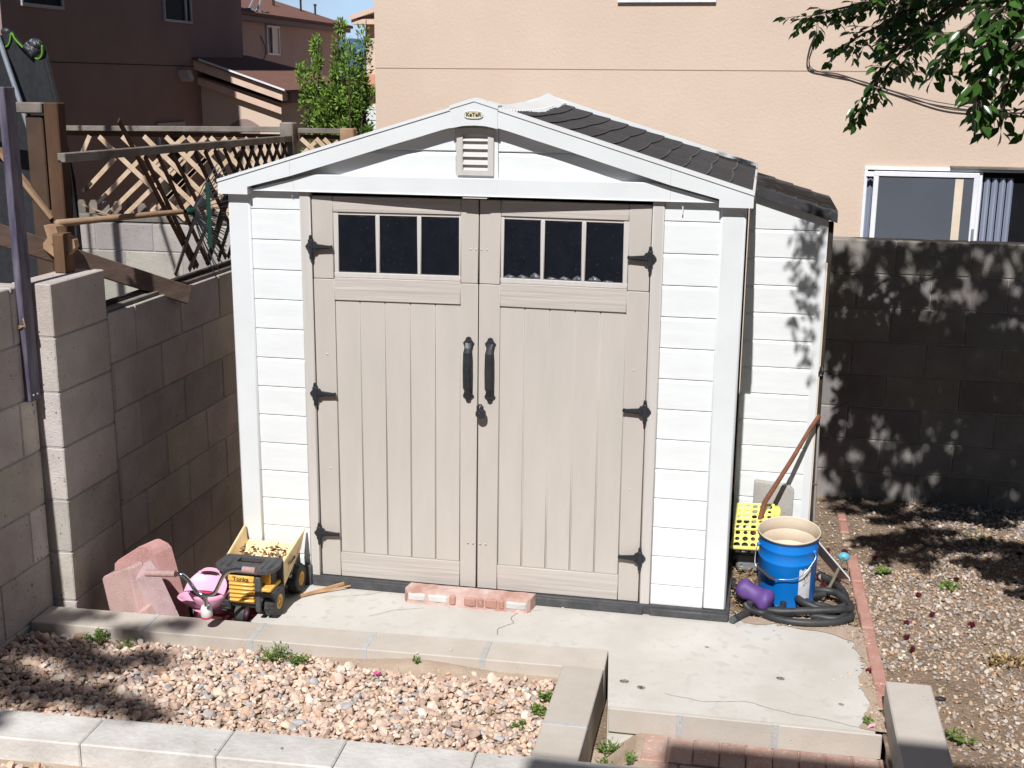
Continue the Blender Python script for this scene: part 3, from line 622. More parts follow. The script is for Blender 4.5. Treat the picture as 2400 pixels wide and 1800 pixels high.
# side gutter edge and back fascia
b = MB()
b.prism([(-1.2505, 2.012), (-1.2505, 2.040), (0, 2.419), (1.2505, 2.040), (1.2505, 2.012), (0, 2.391)], 1.872, 1.91); b.build('back_fascia', white_s, shed)
for sgn in (-1, 1): MB().cbox(*sorted((sgn * 1.236, sgn * 1.252)), .02, 1.9, 1.972, 2.022, .004).build('eave_trim', white_s, shed)
def sag(x, y): return -.034 * math.sin(PI * max(0, min(1, (y + .05) / 1.95))) * max(0, 1 - abs(x) / .55)
def tiles(mb, sgn, x_top, x_bot, ztop, slope, y0, y1, cols, pitch_, sagf=None, bow=.013):
    nrow = int(round((x_bot - x_top) / pitch_)); 
    for r in range(nrow):
        for c in range(cols):
            ya_ = y0 + (y1 - y0) * c / cols; yb_ = y0 + (y1 - y0) * (c + 1) / cols; ny = 49; rows_ = []
            tn = .85 + .3 * rng.random()
            for k, (fx, lift) in enumerate(((0, .0015), (.35, .003), (.7, .0055), (.93, .007), (.96, .0075), (1.0, .008), (1.0, .001))):
                line = []
                for j in range(ny):
                    t = j / (ny - 1); y = ya_ + (yb_ - ya_) * t + (.0012 if j == 0 else -.0012 if j == ny - 1 else 0)
                    bw = bow * (1 - (2 * t - 1) ** 2)
                    x = x_top + (r + fx) * pitch_ + (bw if fx > .6 else bw * fx) - (.006 if k == 6 else 0)
                    x = min(x, x_bot + .004); gr = -.004 if (j % 8 == 0 and 0 < j < ny - 1 and k < 5) else (-.007 if j in (0, ny - 1) else 0)
                    z = ztop - slope * x + lift + gr; z += sagf(x, y) if sagf else 0
                    line.append((sgn * x, y, z))
                rows_.append(line)
            v = [p for l in rows_ for p in l]; f = []
            for k in range(6):
                for j in range(ny - 1): a = k * ny + j; f.append((a, a + 1, a + ny + 1, a + ny))
            mb.add(v, f, (tn, tn, tn))
            dust = 1.3 + 2.6 * (r / nrow)
            for q in range(4 * ny, 6 * ny):
                if (q * 7 + r * 13) % 5 < 3: mb.t[len(mb.v) - len(v) + q] = (tn * dust, tn * dust * .97, tn * dust * .9)
for sgn in (-1, 1):
    tm = MB(); tiles(tm, sgn, .06, 1.236, 2.397, .3036, .022, 1.872, 2, .107, sag)
    tm.add([(sgn * 0, .02, 2.38 + sag(0, .02)), (sgn * .1, .95, 2.33), (sgn * 0, 1.87, 2.38), (sgn * 1.236, 1.87, 2.008), (sgn * 1.236, .02, 2.008)], [(0, 1, 2, 3, 4)])
    tm.build('roof_slope', roof_pl, shed, smooth=25)
rc = MB(); ny = 60; prof = [(-.125, -.006), (-.122, .008), (-.06, .018), (-.012, .027), (0, .029), (.012, .027), (.06, .018), (.122, .008), (.125, -.006)]
L = []
for j in range(ny + 1):
    y = .022 + 1.86 * j / ny; line = []
    wob = .004 * math.sin(y * 7.5)
    for (x, h) in prof:
        xs = x * (1 + .10 * math.sin(y * 6.2)); z = 2.388 - .3036 * abs(xs) + sag(xs, y) + h + wob
        if y > 1.2: z += .010 * (y - 1.2) / .67
        line.append((xs, y, z))
    L.append(line)
v = [p for l in L for p in l]; n = len(prof); rc.add(v, [(j * n + i, j * n + i + 1, (j + 1) * n + i + 1, (j + 1) * n + i) for j in range(ny) for i in range(n - 1)])
for j in range(24):      # moulded teeth along the cap
    y = .12 + .072 * j
    for s_ in (-1, 1):
        x = s_ * .088; z = 2.388 - .3036 * .088 + sag(x, y) + .0215; rc.cbox(x - .006, x + .006, y, y + .02, z - .01, z - .0005, .003)
rc.build('ridge_cap', white_s, shed, smooth=45)
for k in range(9):
    x = .135 + .067 * k + .012 * rng.random()
    if x > .66 or .295 < x < .325 or .49 < x < .515: continue
    hh = .012 + .022 * rng.random(); q = DMB(); q.prism([(x - .034, 1.6), (x - .02, 1.6 + hh * .6), (x - .004, 1.6 + hh), (x + .012, 1.6 + hh * .75), (x + .03, 1.6 + hh * .4), (x + .036, 1.6)], .0108, .014); q.build('crumpled_bag', bag_m, doors[1], smooth=180)
jo = jk.build('stored_bags', M('plastic_bag', (.35, .35, .38), (.1, .1, .12), rough=.4, vs=30, bump=.8, bs=30), None, smooth=60)
bpy.data.objects.remove(jo)
# padlock hanging between the door handles
pk = thing('padlock', (.02, -.02, .94), 'small dark padlock hanging on the seam of the beige doors below the handles', 'padlock')
m = MB(); m.lathe([(.0001, -.036), (.019, -.036), (.024, -.031), (.0255, -.022), (.024, -.012), (.019, -.008), (.0001, -.008)], 20, (.0245, 0, .953), 'y'); m.cbox(.02, .038, -.03, -.012, .968, .992, .005); m.build('body', black_pl, pk, smooth=40)
m = MB(); m.tube([(.014, -.02, .965), (.012, -.02, .985), (.017, -.02, .996), (.026, -.02, .997), (.031, -.02, .988), (.030, -.02, .97)], .0042, 8); m.build('shackle', black_pl, pk, smooth=60)
m = MB(); m.cbox(.002, .012, -.018, .0, .945, .992, .002); m.lathe([(.0001, -.038), (.004, -.037), (.004, -.034)], 10, (.021, 0, .962), 'y'); m.build('hasp', chrome, pk, smooth=40)
# lean-to store
st = thing('storage_lean_to', (1.44, 1.4, 0), 'narrow white lean-to store with dark tiled roof attached right of the shed', 'shed')
m = MB(); zt0, zt1 = 1.905, 1.80
siding(m, 1.225, 1.583, 1.80, .03, 1.7648, GS, .936)
m.prism([(1.225, 1.80), (1.583, 1.80), (1.583, 1.85), (1.225, 1.965)], .936, .96)
m.build('front_panel', white, st)
m = MB(); m.prism([(1.583, .03), (1.6245, .03), (1.6245, 1.835), (1.583, 1.85)], .932, .97); m.build('corner_strip', white_s, st)
m = MB(); m.cbox(1.6245, 1.652, .955, 1.0, .0, 1.81, .004); m.cbox(1.60, 1.625, .97, 1.86, .03, 1.80, .003); m.cbox(1.22, 1.62, 1.84, 1.86, .03, 1.8, .003); m.build('dark_post', wood_dark, st)
m = MB(); m.cbox(1.6255, 1.6315, .934, .954, .02, 1.0, .001); m.cbox(1.626, 1.634, .946, .956, 1.0, 1.6, .001); m.build('edge_strip', cream_m, st)
m = MB(); m.cbox(1.2, 1.64, .93, 1.87, 0, .03, .003); m.build('base', base_pl, st)
tm = MB(); tm.xf = Matrix.Translation((0, 0, 0)); tiles(tm, 1, 1.245, 1.665, 2.0 + .32 * 1.245 - .008, .32, .90, 1.90, 1, .105, None, .015)
tm.prism([(1.24, 1.945), (1.24, 1.992), (1.665, 1.857), (1.665, 1.812)], .895, 1.9)
tm.build('roof', roof_pl, st, smooth=25)
m = MB(); m.lathe([(.0001, -.01), (.014, -.008), (.016, .0), (.014, .008), (.0001, .01)], 14, (1.638, .94, 1.02), 'y'); m.tube([(1.631, .94, 1.03), (1.632, .935, 1.055), (1.643, .935, 1.055), (1.645, .94, 1.03)], .003, 6); o = m.build('side_padlock', chrome, None, smooth=50)
tag(o, 'small shiny padlock on the right edge of the white lean-to store', 'padlock')
# ------------------------------------------------------------------ HOUSES BEHIND
def wall_slab(mb, x0, x1, y0, y1, z0, z1): mb.box(x0, x1, y0, y1, z0, z1)
h = thing('peach_house', (4, 6, -1), 'large sunlit peach stucco house filling the background right of centre', 'house')
m = MB()
WX0, WX1, WZ0, WZ1 = 1.985, 3.55, .95, 1.935
m.box(-1.613, WX0, 3.6, 3.9, -1, 6.2); m.box(WX1, 9, 3.6, 3.9, -1, 6.2); m.box(WX0, WX1, 3.6, 3.9, -1, WZ0); m.box(WX0, WX1, 3.6, 3.9, WZ1, 3.05)
m.box(WX0, WX1, 3.6, 3.9, 3.07, 6.2) if False else None
m.box(WX0, WX1, 3.6, 3.9, 3.05, 6.2)
m.box(-1.613, -1.3, 3.9, 12, -1, 6.2); m.box(8.7, 9, 3.9, 12, -1, 6.2); m.box(-1.613, 9, 11.8, 12, -1, 6.2)
m.build('wall', stucco, h)
m = MB(); m.prism([(-2.2, 6.1), (9.6, 6.1), (9.6, 6.25), (3.7, 9.2), (-2.2, 6.25)], 3.1, 12.6); m.build('roof', shingle_b, h)
m = MB(); m.box(-1.61, WX0 + 7, 3.5975, 3.6, 2.583, 2.5885); m.build('stucco_joint', M('joint_shadow', (.42, .29, .22), rough=1), h)
def winframe(mb, x0, x1, z0, z1, y0, y1, t):
    mb.cbox(x0, x1, y0, y1, z1 - t, z1, .003); mb.cbox(x0, x1, y0, y1, z0, z0 + t, .003); mb.cbox(x0, x0 + t, y0, y1, z0 + t, z1 - t, .003); mb.cbox(x1 - t, x1, y0, y1, z0 + t, z1 - t, .003)
m = MB(); winframe(m, .20, .895, 3.046, 4.2, 3.575, 3.6, .05); wo = m.build('window', window_white, h); MB().box(.235, .86, 3.592, 3.5975, 3.1, 4.17).build('pane', glass_dark, wo)
m = MB(); winframe(m, WX0, WX1, WZ0, WZ1, 3.58, 3.66, .024); m.cbox(2.752, 2.785, 3.60, 3.66, WZ0 + .024, WZ1 - .024, .003); wo = m.build('window', window_white, h)
m = MB(); winframe(m, 2.05, 2.757, WZ0 + .02, 1.905, 3.556, 3.58, .035); m.cbox(2.0, 2.06, 3.57, 3.582, 1.865, 1.90, .002); m.build('sliding_sash', window_white, wo)
m = MB(); m.cbox(2.56, 3.5, 3.56, 3.6, 1.93, 1.95, .003); m.build('weathered_head', wood_grey, wo)
MB().box(2.083, 2.724, 3.566, 3.570, WZ0 + .05, 1.872).build('insect_screen', screen_m, wo)
MB().box(2.01, 3.53, 3.65, 3.655, WZ0, 1.91).build('pane', glass_dark, wo)
def curt(mb, x0, x1, z0, z1, y, amp, k):
    n = 50; A = [(x0 + (x1 - x0) * i / n, y + amp * math.sin(k * i / n), z0) for i in range(n + 1)]; B = [(a, b, z1) for a, b, _ in A]; mb.strip(A, B)
m = MB(); curt(m, 2.79, 3.0, WZ0, 1.87, 3.64, .012, 26); m.build('curtain', curtain_m, wo, smooth=180)
m = MB(); curt(m, 2.011, 2.052, WZ0, 1.85, 3.64, .006, 8); m.build('curtain', curtain_m, wo, smooth=180)
m = MB(); m.cbox(2.60, 2.655, 3.559, 3.564, WZ0 + .05, 1.86, .001); m.build('pale_blind', cream_m, wo)
m = MB(); m.cbox(2.735, 2.752, 3.545, 3.556, 1.43, 1.52, .003); m.build('latch', grey_pl, wo)
cb = thing('wall_cable', (1.59, 3.58, 2.6), 'thin dark cable looping from a hook and sagging across the peach stucco wall', 'cable')
def smooth_pts(P, n=6):
    P = [Vector(p) for p in P]; out = []
    for i in range(len(P) - 1):
        p0, p1, p2, p3 = P[max(i - 1, 0)], P[i], P[i + 1], P[min(i + 2, len(P) - 1)]
        for k in range(n):
            t = k / n; out.append(.5 * ((2 * p1) + (-p0 + p2) * t + (2 * p0 - 5 * p1 + 4 * p2 - p3) * t * t + (-p0 + 3 * p1 - 3 * p2 + p3) * t ** 3))
    return out + [P[-1]]
MB().tube(smooth_pts([(1.588, 3.59, 2.835), (1.552, 3.585, 2.73), (1.546, 3.585, 2.62), (1.607, 3.585, 2.583), (1.755, 3.585, 2.565), (1.957, 3.582, 2.504), (2.159, 3.58, 2.443), (2.443, 3.58, 2.352), (2.65, 3.58, 2.324), (2.913, 3.58, 2.312), (3.4, 3.58, 2.33)]), .0048, 6).build('cable', cable_m, cb, smooth=180)
MB().tube(smooth_pts([(1.588, 3.59, 2.835), (1.572, 3.585, 2.74), (1.556, 3.585, 2.65), (1.612, 3.583, 2.585), (1.9, 3.583, 2.525), (2.2, 3.58, 2.437), (2.5, 3.58, 2.372), (2.9, 3.58, 2.336), (3.4, 3.58, 2.36)]), .003, 6).build('thin_cable', cable_m, cb, smooth=180)
m = MB(); sph(m, (1.588, 3.59, 2.84), .012); m.build('hook', cable_m, cb)
# dark two-storey house with lower wing
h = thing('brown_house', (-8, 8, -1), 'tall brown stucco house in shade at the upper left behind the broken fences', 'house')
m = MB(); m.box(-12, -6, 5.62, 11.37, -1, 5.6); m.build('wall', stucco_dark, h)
MB().prism([(5.2, 5.55), (11.8, 5.55), (11.8, 5.7), (8.5, 7.2), (5.2, 5.7)], -12.5, -5.6, 'x').build('roof', shingle_b, h)
MB().box(-6, -5.9965, 5.64, 11.36, 2.646, 2.656).build('stucco_joint', wood_dark, h)
def xwin(y0, y1, z0, z1, t, parent, fr, gl, split=None, x=-6, blind=None):
    mb = MB(); f = x + .03
    mb.cbox(x, f, y0, y1, z1 - t, z1, .003); mb.cbox(x, f, y0, y1, z0, z0 + t, .003); mb.cbox(x, f, y0, y0 + t, z0 + t, z1 - t, .003); mb.cbox(x, f, y1 - t, y1, z0 + t, z1 - t, .003)
    if split: mb.cbox(x, f, split - t / 2, split + t / 2, z0 + t, z1 - t, .003)
    o = mb.build('window', fr, parent); MB().box(x, x + .008, y0 + t, y1 - t, z0 + t, z1 - t).build('pane', gl, o)
    if blind: MB().box(x + .008, x + .012, blind[0], blind[1], z0 + t, z1 - t).build('blind', blind[2], o)
frame_s = M('shade_frame', (.42, .42, .45), rough=.6); glass_b = M('blue_glass', (.012, .016, .04), (.02, .026, .06), rough=.3, spec=.2)
matte_g = M('shaded_glass', (.012, .014, .022), rough=.6, spec=.1)
xwin(5.95, 6.72, 3.18, 4.3, .035, h, frame_s, matte_g); xwin(8.98, 9.74, 3.175, 4.3, .03, h, frame_s, matte_g, 9.58); xwin(8.64, 9.38, 1.0, 1.965, .05, h, frame_s, glass_dark)
m = MB(); m.prism([(9.30, 2.60), (9.38, 2.60), (9.46, 2.50), (9.42, 2.46), (9.34, 2.50)], -6.0, -5.86, 'x'); m.build('wall_vent', frame_s, h)
wing = MB(); wing.add([], [])
W = [(-6.0, -1), (-4.9, -1), (-4.9, 2.2), (-6.0, 2.52)]
v = [(x, 9.95, z) for x, z in W] + [(x, 12.6, z) for x, z in W]; wing.add(v, [(0, 1, 2, 3), (1, 5, 6, 2), (4, 7, 6, 5), (3, 2, 6, 7)]); wing.build('wing_wall', stucco, h)
m = MB()
m.add([(-6.1, 9.72, 2.80), (-4.74, 9.72, 2.365), (-4.74, 13.1, 2.40), (-6.1, 11.75, 2.83), (-6.1, 9.72, 2.77), (-4.74, 9.72, 2.335), (-4.74, 13.1, 2.37), (-6.1, 11.75, 2.80)], [(0, 1, 2, 3), (4, 5, 6, 7), (0, 4, 5, 1), (1, 5, 6, 2), (2, 6, 7, 3)]); m.build('wing_roof', shingle_b, h)
m = MB()
for (o1, o2, yy, xe) in ((-.035, -.155, 9.76, -4.80), (-.255, -.345, 9.86, -4.86)):
    m.prism([(-6.0, 2.77 + o1), (xe, 2.77 + o1 - .32 * (6.0 + xe)), (xe, 2.77 + o2 - .32 * (6 + xe)), (-6.0, 2.77 + o2)], yy, 9.96)
m.build('rake_trim', trim_cream, h)
m = MB(); m.prism([(-5.9, 2.748), (-4.745, 2.374), (-4.745, 2.352), (-5.9, 2.726)], 9.70, 9.722); m.build('drip_edge', window_white, h)
m = MB(); m.box(-4.9, -4.76, 9.96, 12.9, 2.2, 2.34); m.build('eave_soffit', stucco_dark, h)
m = MB(); A = [(-5.62 + .42 * i / 12, 9.945, 1.9 + .09 * math.sin(PI * i / 12)) for i in range(13)]; m.strip(A, [(x, y, 1.5) for x, y, z in A]); m.build('arched_opening', stucco_dark, h)
# tan house behind with hip roof
h = thing('tan_house', (-9, 15, -1), 'tan stucco house with red-brown hip roof and one narrow window, behind the brown house', 'house')
m = MB(); m.box(-13, -7, 11.9, 18.35, -1, 3.56); m.build('wall', stucco_mid, h)
e = 3.53
m = MB(); m.add([(-6.78, 11.7, e), (-6.78, 18.6, e), (-13.3, 18.6, e), (-13.3, 11.7, e), (-10, 11.7, e + 1.15), (-10, 15.5, e + 1.15), (-6.78, 11.7, e - .05), (-6.78, 18.6, e - .05), (-13.3, 18.6, e - .05)], [(0, 1, 5, 4), (1, 2, 5), (2, 3, 4, 5), (0, 6, 7, 1), (1, 7, 8, 2)]); m.build('roof', shingle_b, h)
m = MB(); m.box(-7.0, -6.80, 11.9, 18.5, 3.40, 3.475); m.build('eave_soffit', stucco_dark, h)
xwin(14.66, 15.22, 2.90, 3.38, .03, h, window_white, glass_b, 14.9, -7, (14.93, 15.19, cream_m))
for (y, x, hh, rr) in ((14.0, -7.6, .30, .02), (15.6, -8.4, .55, .03), (16.3, -7.5, .22, .025), (16.8, -8.3, .2, .03), (17.4, -7.4, .2, .02), (17.9, -7.3, .16, .02)):
    z0 = e + .357 * (-6.78 - x); m = MB(); m.tube([(x, y, z0 - .05), (x, y, z0 + hh)], rr, 7); m.lathe([(rr * 1.6, 0), (rr * 1.6, .03)], 7, (x, y, z0 + hh)); m.build('roof_pipe', wood_dark, h)
for (y, zz) in ((13.75, 3.62), (14.05, 3.60)):
    m = MB(); m.tube(smooth_pts([(-6.9, y, zz - .04), (-6.86, y + .08, zz + .10), (-6.9, y + .2, zz + .25), (-6.95, y + .22, zz + .42)], 4), .018, 6); m.cbox(-6.93, -6.83, y - .07, y + .05, zz - .06, zz - .02, .004); m.build('dish_mount', galv, h)
m = MB(); m.tube(smooth_pts([(-6.99, 14.42, 3.2), (-6.97, 14.55, 3.0), (-6.97, 14.5, 2.85), (-6.98, 14.3, 2.72)], 5), .008, 5); m.build('cable', cable_m, h)
# pale house right of the trees
h = thing('pale_house', (-5.5, 22, -1), 'narrow slice of pale house between the slim trees and the large peach wall', 'house')
m = MB(); m.box(-6.97, -2, 20, 26, -1, 3.62); m.box(-7.12, -6.9, 19.7, 20, -1, 2.42); m.build('wall', stucco, h)
m = MB(); m.box(-7.2, -2, 19.75, 20.05, 3.62, 3.72); m.prism([(-7.25, 3.78), (-2, 5.4), (-2, 5.3), (-7.2, 3.70)], 19.7, 26); m.build('cornice', trim_cream, h)
m = MB(); m.add([(-7.3, 18.9, 2.43), (-2, 18.9, 2.43), (-2, 20, 2.75), (-7.0, 20, 2.62), (-7.3, 18.9, 2.36), (-2, 18.9, 2.36)], [(0, 1, 2, 3), (0, 4, 5, 1)]); m.build('lower_roof', M('orange_shingle', (.50, .27, .17), (.4, .21, .13), rough=.9, vs=6), h)
m = MB(); m.box(-7.1, -2, 19.2, 19.6, -1, 2.36); m.build('garage_wall', stucco, h)
m = MB(); m.box(-7.06, -3, 19.15, 19.2, -1, 1.98)
for k in range(8): m.box(-7.06, -3, 19.13, 19.15, 1.98 - .3 * k - .27, 1.98 - .3 * k)
m.build('garage_door', white_s, h)
m = MB(); m.cbox(-6.85, -6.7, 20.3, 20.45, 3.7, 4.25, .01); m.build('chimney_pipe', wood_dark, h)
sm_ = thing('round_topped_structure', (-6.6, 17.6, -1), 'small pale shape with arched top glimpsed low between the slim tree and the peach wall', 'structure')
m = MB(); A = [(-6.65 + .5 * i / 10, 17.5, 1.52 + .12 * math.sin(PI * i / 10)) for i in range(11)]; m.prism([(-6.65, -1), (-6.15, -1)] + [(x, z) for x, _, z in A][::-1], 17.5, 17.9); m.build('body', grey_pl, sm_)
# distant mountains
m = MB(); v = []; f = []
NX, NY = 70, 10
for j in range(NY + 1):
    for i in range(NX + 1):
        x = -6000 + 7000 * i / NX; y = 5200 + 2200 * j / NY; t = j / NY
        hgt = (250 * (1 - abs(2 * t - 1)) * (.8 + .35 * mnoise.noise(Vector((x / 900, y / 900, 2))) + .12 * mnoise.noise(Vector((x / 250, y / 250, 2))))); v.append((x, y, hgt - 8))
for j in range(NY):
    for i in range(NX): a = j * (NX + 1) + i; f.append((a, a + 1, a + NX + 2, a + NX + 1))
m.add(v, f); m.build('hills', M('hazy_hill', (.045, .10, .17), (.06, .12, .19), rough=1, vs=.004), kind='structure', smooth=180)  # blue of the distance haze is put into the base colour
# unseen house added behind the camera, roof edge stepped to cast the bottom right shadow
h = thing('shading_house', (2, -9, -1), 'unseen house added behind the viewpoint, its roof edge stepped to shade the brick paving', 'house')
m = MB(); m.box(-5, 9, -12, -7.2, -1, 4.6); m.build('wall', stucco, h)
m = MB(); m.box(.84, 9, -12, -6.2, 5.41, 5.54); m.box(.36, .84, -12, -6.2, 5.08, 5.22); m.box(.36, .84, -12, -7, 4.6, 5.08); m.box(.84, 9, -12, -7.0, 4.6, 5.45); m.build('roof_edge', wood_brown, h)

# ------------------------------------------------------------------ FENCES AND WOOD ON THE LEFT
def grainbar(mb, *a, **k): mb.bar(*a, **k)
f1 = thing('side_lattice_fence', (-1.97, 1.3, 1.35), 'broken wooden lattice fence on top of the left block wall, dark side toward the shed', 'fence')
MB().bar((-1.96, -.21, 2.126), (-1.96, 2.76, 2.095), .044, .04, b=.004).build('top_rail', wood_grey, f1)
MB().cbox(-2.0, -1.94, -.02, 2.72, 1.352, 1.384, .005).build('bottom_rail', wood_dark, f1)
MB().cbox(-1.939, -1.905, .0, 2.72, 1.351, 1.372, .004).build('ledger', wood_grey, f1)
MB().cbox(-2.03, -1.935, 2.70, 2.80, 1.0, 2.205, .008).build('post', wood_grey, f1)
XL = -1.965
for (a, b, t) in (((.377, 2.285), (1.161, 1.409), wood_tan), ((.63, 2.09), (1.20, 1.41), wood_brown), ((.78, 2.09), (1.338, 1.41), wood_brown), ((.948, 2.09), (1.60, 1.41), wood_brown)):
    MB().bar((XL - .008, a[0], a[1]), (XL - .008, b[0], b[1]), .008, .034, (1, 0, 0), b=.002).build('slat', t if t != wood_tan else wood_brown, f1)
for i in range(12):
    y = 1.10 + .135 * i
    ya_, yb_ = y, y + .62
    if yb_ > 2.7: f_ = (2.7 - ya_) / .62; yb_ = 2.7; zz = 2.08 - (2.08 - 1.41) * f_
    else: zz = 1.41
    if i: MB().bar((XL - .008, ya_, 2.08), (XL - .008, yb_, zz), .008, .034, (1, 0, 0), b=.002).build('slat', wood_dark, f1)
for i in range(13):
    yb = .88 + .145 * i; yt = yb + .62; zt_ = 2.08; zb_ = 1.41
    if i < 3: zt_ = (1.712, 1.634, 1.80)[i]; yt = (1.182, 1.319, 1.616)[i]; yb = (.882, 1.061, 1.297)[i]
    if yt > 2.7: zt_ = zb_ + (zt_ - zb_) * (2.7 - yb) / (yt - yb); yt = 2.7
    MB().bar((XL + .002, yb, zb_), (XL + .002, yt, zt_), .008, .034, (1, 0, 0), b=.002).build('slat', wood_dark if i > 1 else wood_grey, f1)
f2 = thing('back_lattice_fence', (-2.6, 2.78, 1.35), 'sunlit broken lattice fence hanging from a grey rail across the back at left', 'fence')
MB().bar((-3.9, 2.78, 2.135), (-1.95, 2.78, 2.155), .038, .04, b=.004).build('top_rail', wood_grey, f2)
MB().bar((-1.92, 2.78, 2.148), (-1.6, 2.78, 2.148), .036, .04, b=.004).build('top_rail', wood_grey, f2)
m = MB(); m.cbox(-1.60, -1.50, 2.72, 2.80, .8, 2.17, .006); m.build('post', wood_tan, f2)
MB().cbox(-3.9, -1.62, 2.80, 2.81, 2.085, 2.12, .002).build('batten', wood_brown, f2)
L1 = [((-3.442, 2.082), (-2.80, 1.50)), ((-3.26, 2.085), (-2.60, 1.50)), ((-3.09, 2.09), (-2.45, 1.5)), ((-2.92, 2.09), (-2.36, 1.56)), ((-2.75, 2.09), (-2.30, 1.66)), ((-2.58, 2.09), (-2.1, 1.64)), ((-2.41, 2.09), (-2.0, 1.7)), ((-2.24, 2.09), (-1.97, 1.8))]
R1 = [((-3.52, 2.085), (-3.595, 1.95)), ((-3.331, 1.93), (-3.56, 1.715)), ((-3.13, 1.93), (-3.45, 1.64)), ((-2.96, 1.92), (-3.42, 1.52)), ((-2.80, 1.94), (-3.28, 1.52)), ((-2.62, 1.94), (-3.05, 1.55)), ((-2.78, 2.09), (-3.07, 1.86)), ((-2.62, 2.09), (-2.9, 1.82)), ((-2.46, 2.09), (-3.0, 1.60)), ((-2.3, 2.09), (-2.85, 1.55)), ((-2.14, 2.09), (-2.65, 1.55)), ((-2.0, 2.06), (-2.5, 1.55))]
for a, b in L1: MB().bar((a[0], 2.765, a[1]), (b[0], 2.765, b[1]), .008, .036, (0, 1, 0), b=.002).build('slat', wood_tanp, f2) if False else MB().bar((a[0], 2.765, a[1]), (b[0], 2.765, b[1]), .008, .036, (0, 1, 0), b=.002).build('slat', M('pale_lattice', (.60, .47, .35), (.44, .30, .19), rough=.85, vs=9, bump=.3) if a is L1[0][0] else bpy.data.materials['pale_lattice'], f2)
pl_ = bpy.data.materials['pale_lattice']
for i, (a, b) in enumerate(R1): MB().bar((a[0], 2.776, a[1]), (b[0], 2.776, b[1]), .008, .034, (0, 1, 0), b=.002).build('slat', pl_, f2)
for k, (x, y_) in enumerate(((-3.585, 1.70), (-3.47, 1.62), (-3.44, 1.50))): MB().bar((x + .055, 2.774, y_ + .05), (x - .02, 2.774, y_ - .02), .010, .030, (0, 1, 0), b=.003).build('stained_tip', wood_dark, f2)
for (a, b) in (((-1.9, 2.095), (-1.79, 2.0)), ((-1.79, 2.095), (-1.64, 1.96)), ((-1.73, 2.095), (-1.62, 1.99))): MB().bar((a[0], 2.765, a[1]), (b[0], 2.765, b[1]), .008, .03, (0, 1, 0), b=.002).build('slat', pl_, f2)
for (a, b) in (((-1.77, 2.095), (-1.9, 1.98)), ((-1.63, 2.08), (-1.75, 1.97))): MB().bar((a[0], 2.776, a[1]), (b[0], 2.776, b[1]), .008, .03, (0, 1, 0), b=.002).build('slat', pl_, f2)
f3 = thing('picket_fence', (-3.3, 2.88, 1.4), 'low row of weathered dog-eared pickets peeking over the pale neighbour wall', 'fence')
for i in range(19):
    x = -3.72 + .0985 * i
    w_ = .034; zt_ = 1.606 - .0007 * i * 3 + .004 * math.sin(i * 2.3)
    MB().prism([(x - w_, 1.1), (x + w_, 1.1), (x + w_, zt_ - .03), (x + w_ * .5, zt_), (x - w_ * .5, zt_), (x - w_, zt_ - .03)], 2.93, 2.945).build('picket', wood_grey if i not in (3, 6) else (wood_plank if i == 3 else pl_), f3)
MB().cbox(-3.9, -1.95, 2.80, 2.90, 1.468, 1.515, .005).build('rail', wood_grey, f3)
m = MB().bar((-3.62, 2.78, 1.585), (-3.35, 2.76, 1.50), .012, .012); o = m.build('loose_stick', wood_tan); tag(o, 'thin tan stick lying against the little pickets at left', 'stick')
# timber frame, mesh and poles
t = thing('timber_frame', (-2.4, .4, 1.3), 'brown timber post frame with a grey cross beam standing behind the left wall', 'frame')
MB().cbox(-2.385, -2.305, .36, .44, -1, 2.368, .006).build('post', wood_brown, t)
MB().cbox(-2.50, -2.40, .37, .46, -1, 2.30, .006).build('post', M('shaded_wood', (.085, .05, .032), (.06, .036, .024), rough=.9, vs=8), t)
MB().cbox(-3.2, -2.387, .345, .40, 2.312, 2.368, .006).build('cross_beam', wood_grey, t)
MB().bar((-2.66, .35, 2.13), (-2.38, .37, 1.77), .05, .02, (0, 1, 0), b=.003).build('diagonal_brace', wood_tan, t)
t = thing('trampoline_net', (-2.7, .7, .5), 'black trampoline safety net with lime green trim at the far left edge', 'net')
m = MB(); T = [(-2.86, 2.655), (-2.76, 2.70), (-2.67, 2.735), (-2.655, 2.69), (-2.62, 2.654), (-2.57, 2.61), (-2.531, 2.588), (-2.505, 2.60), (-2.497, 2.66)]
n = 9
A = [(x, .60 - .02 * math.sin(i * 1.3), z) for i, (x, z) in enumerate(T)]; Bq = [(-3.1 + .70 * i / (n - 1), .62 + .03 * math.sin(i * 1.7), 1.95) for i in range(n)]; Cq = [(-3.1 + .78 * i / (n - 1), .60, .2) for i in range(n)]
m.strip(A, Bq); m.strip(Bq, Cq); m.build('net', mesh_m, t, smooth=180)
MB().tube(smooth_pts([(x, .585, z) for x, z in [(-2.78, 2.64), (-2.70, 2.655), (-2.674, 2.72), (-2.655, 2.69), (-2.62, 2.654), (-2.57, 2.61), (-2.531, 2.588), (-2.505, 2.61), (-2.50, 2.66)]], 4), .0055, 6).build('green_trim', lime, t, smooth=180)
m = MB(); m.tube([(-2.60, .6, 2.66), (-2.55, .6, 2.62), (-2.52, .6, 2.64)], [.03, .045, .02], 8); sph(m, (-2.545, .59, 2.665), .040, 10, 7, (1.2, .6, .8)); m.build('crumpled_sleeve', M('shiny_black', (.02, .022, .025), (.05, .055, .06), rough=.25, vs=30, bump=1, bs=25, bdist=.02), t, smooth=60)
m = MB(); sph(m, (-2.715, .6, 2.728), .022, 10, 7, (1.4, .7, 1)); m.build('pole_cap', black_pl, t, smooth=60)
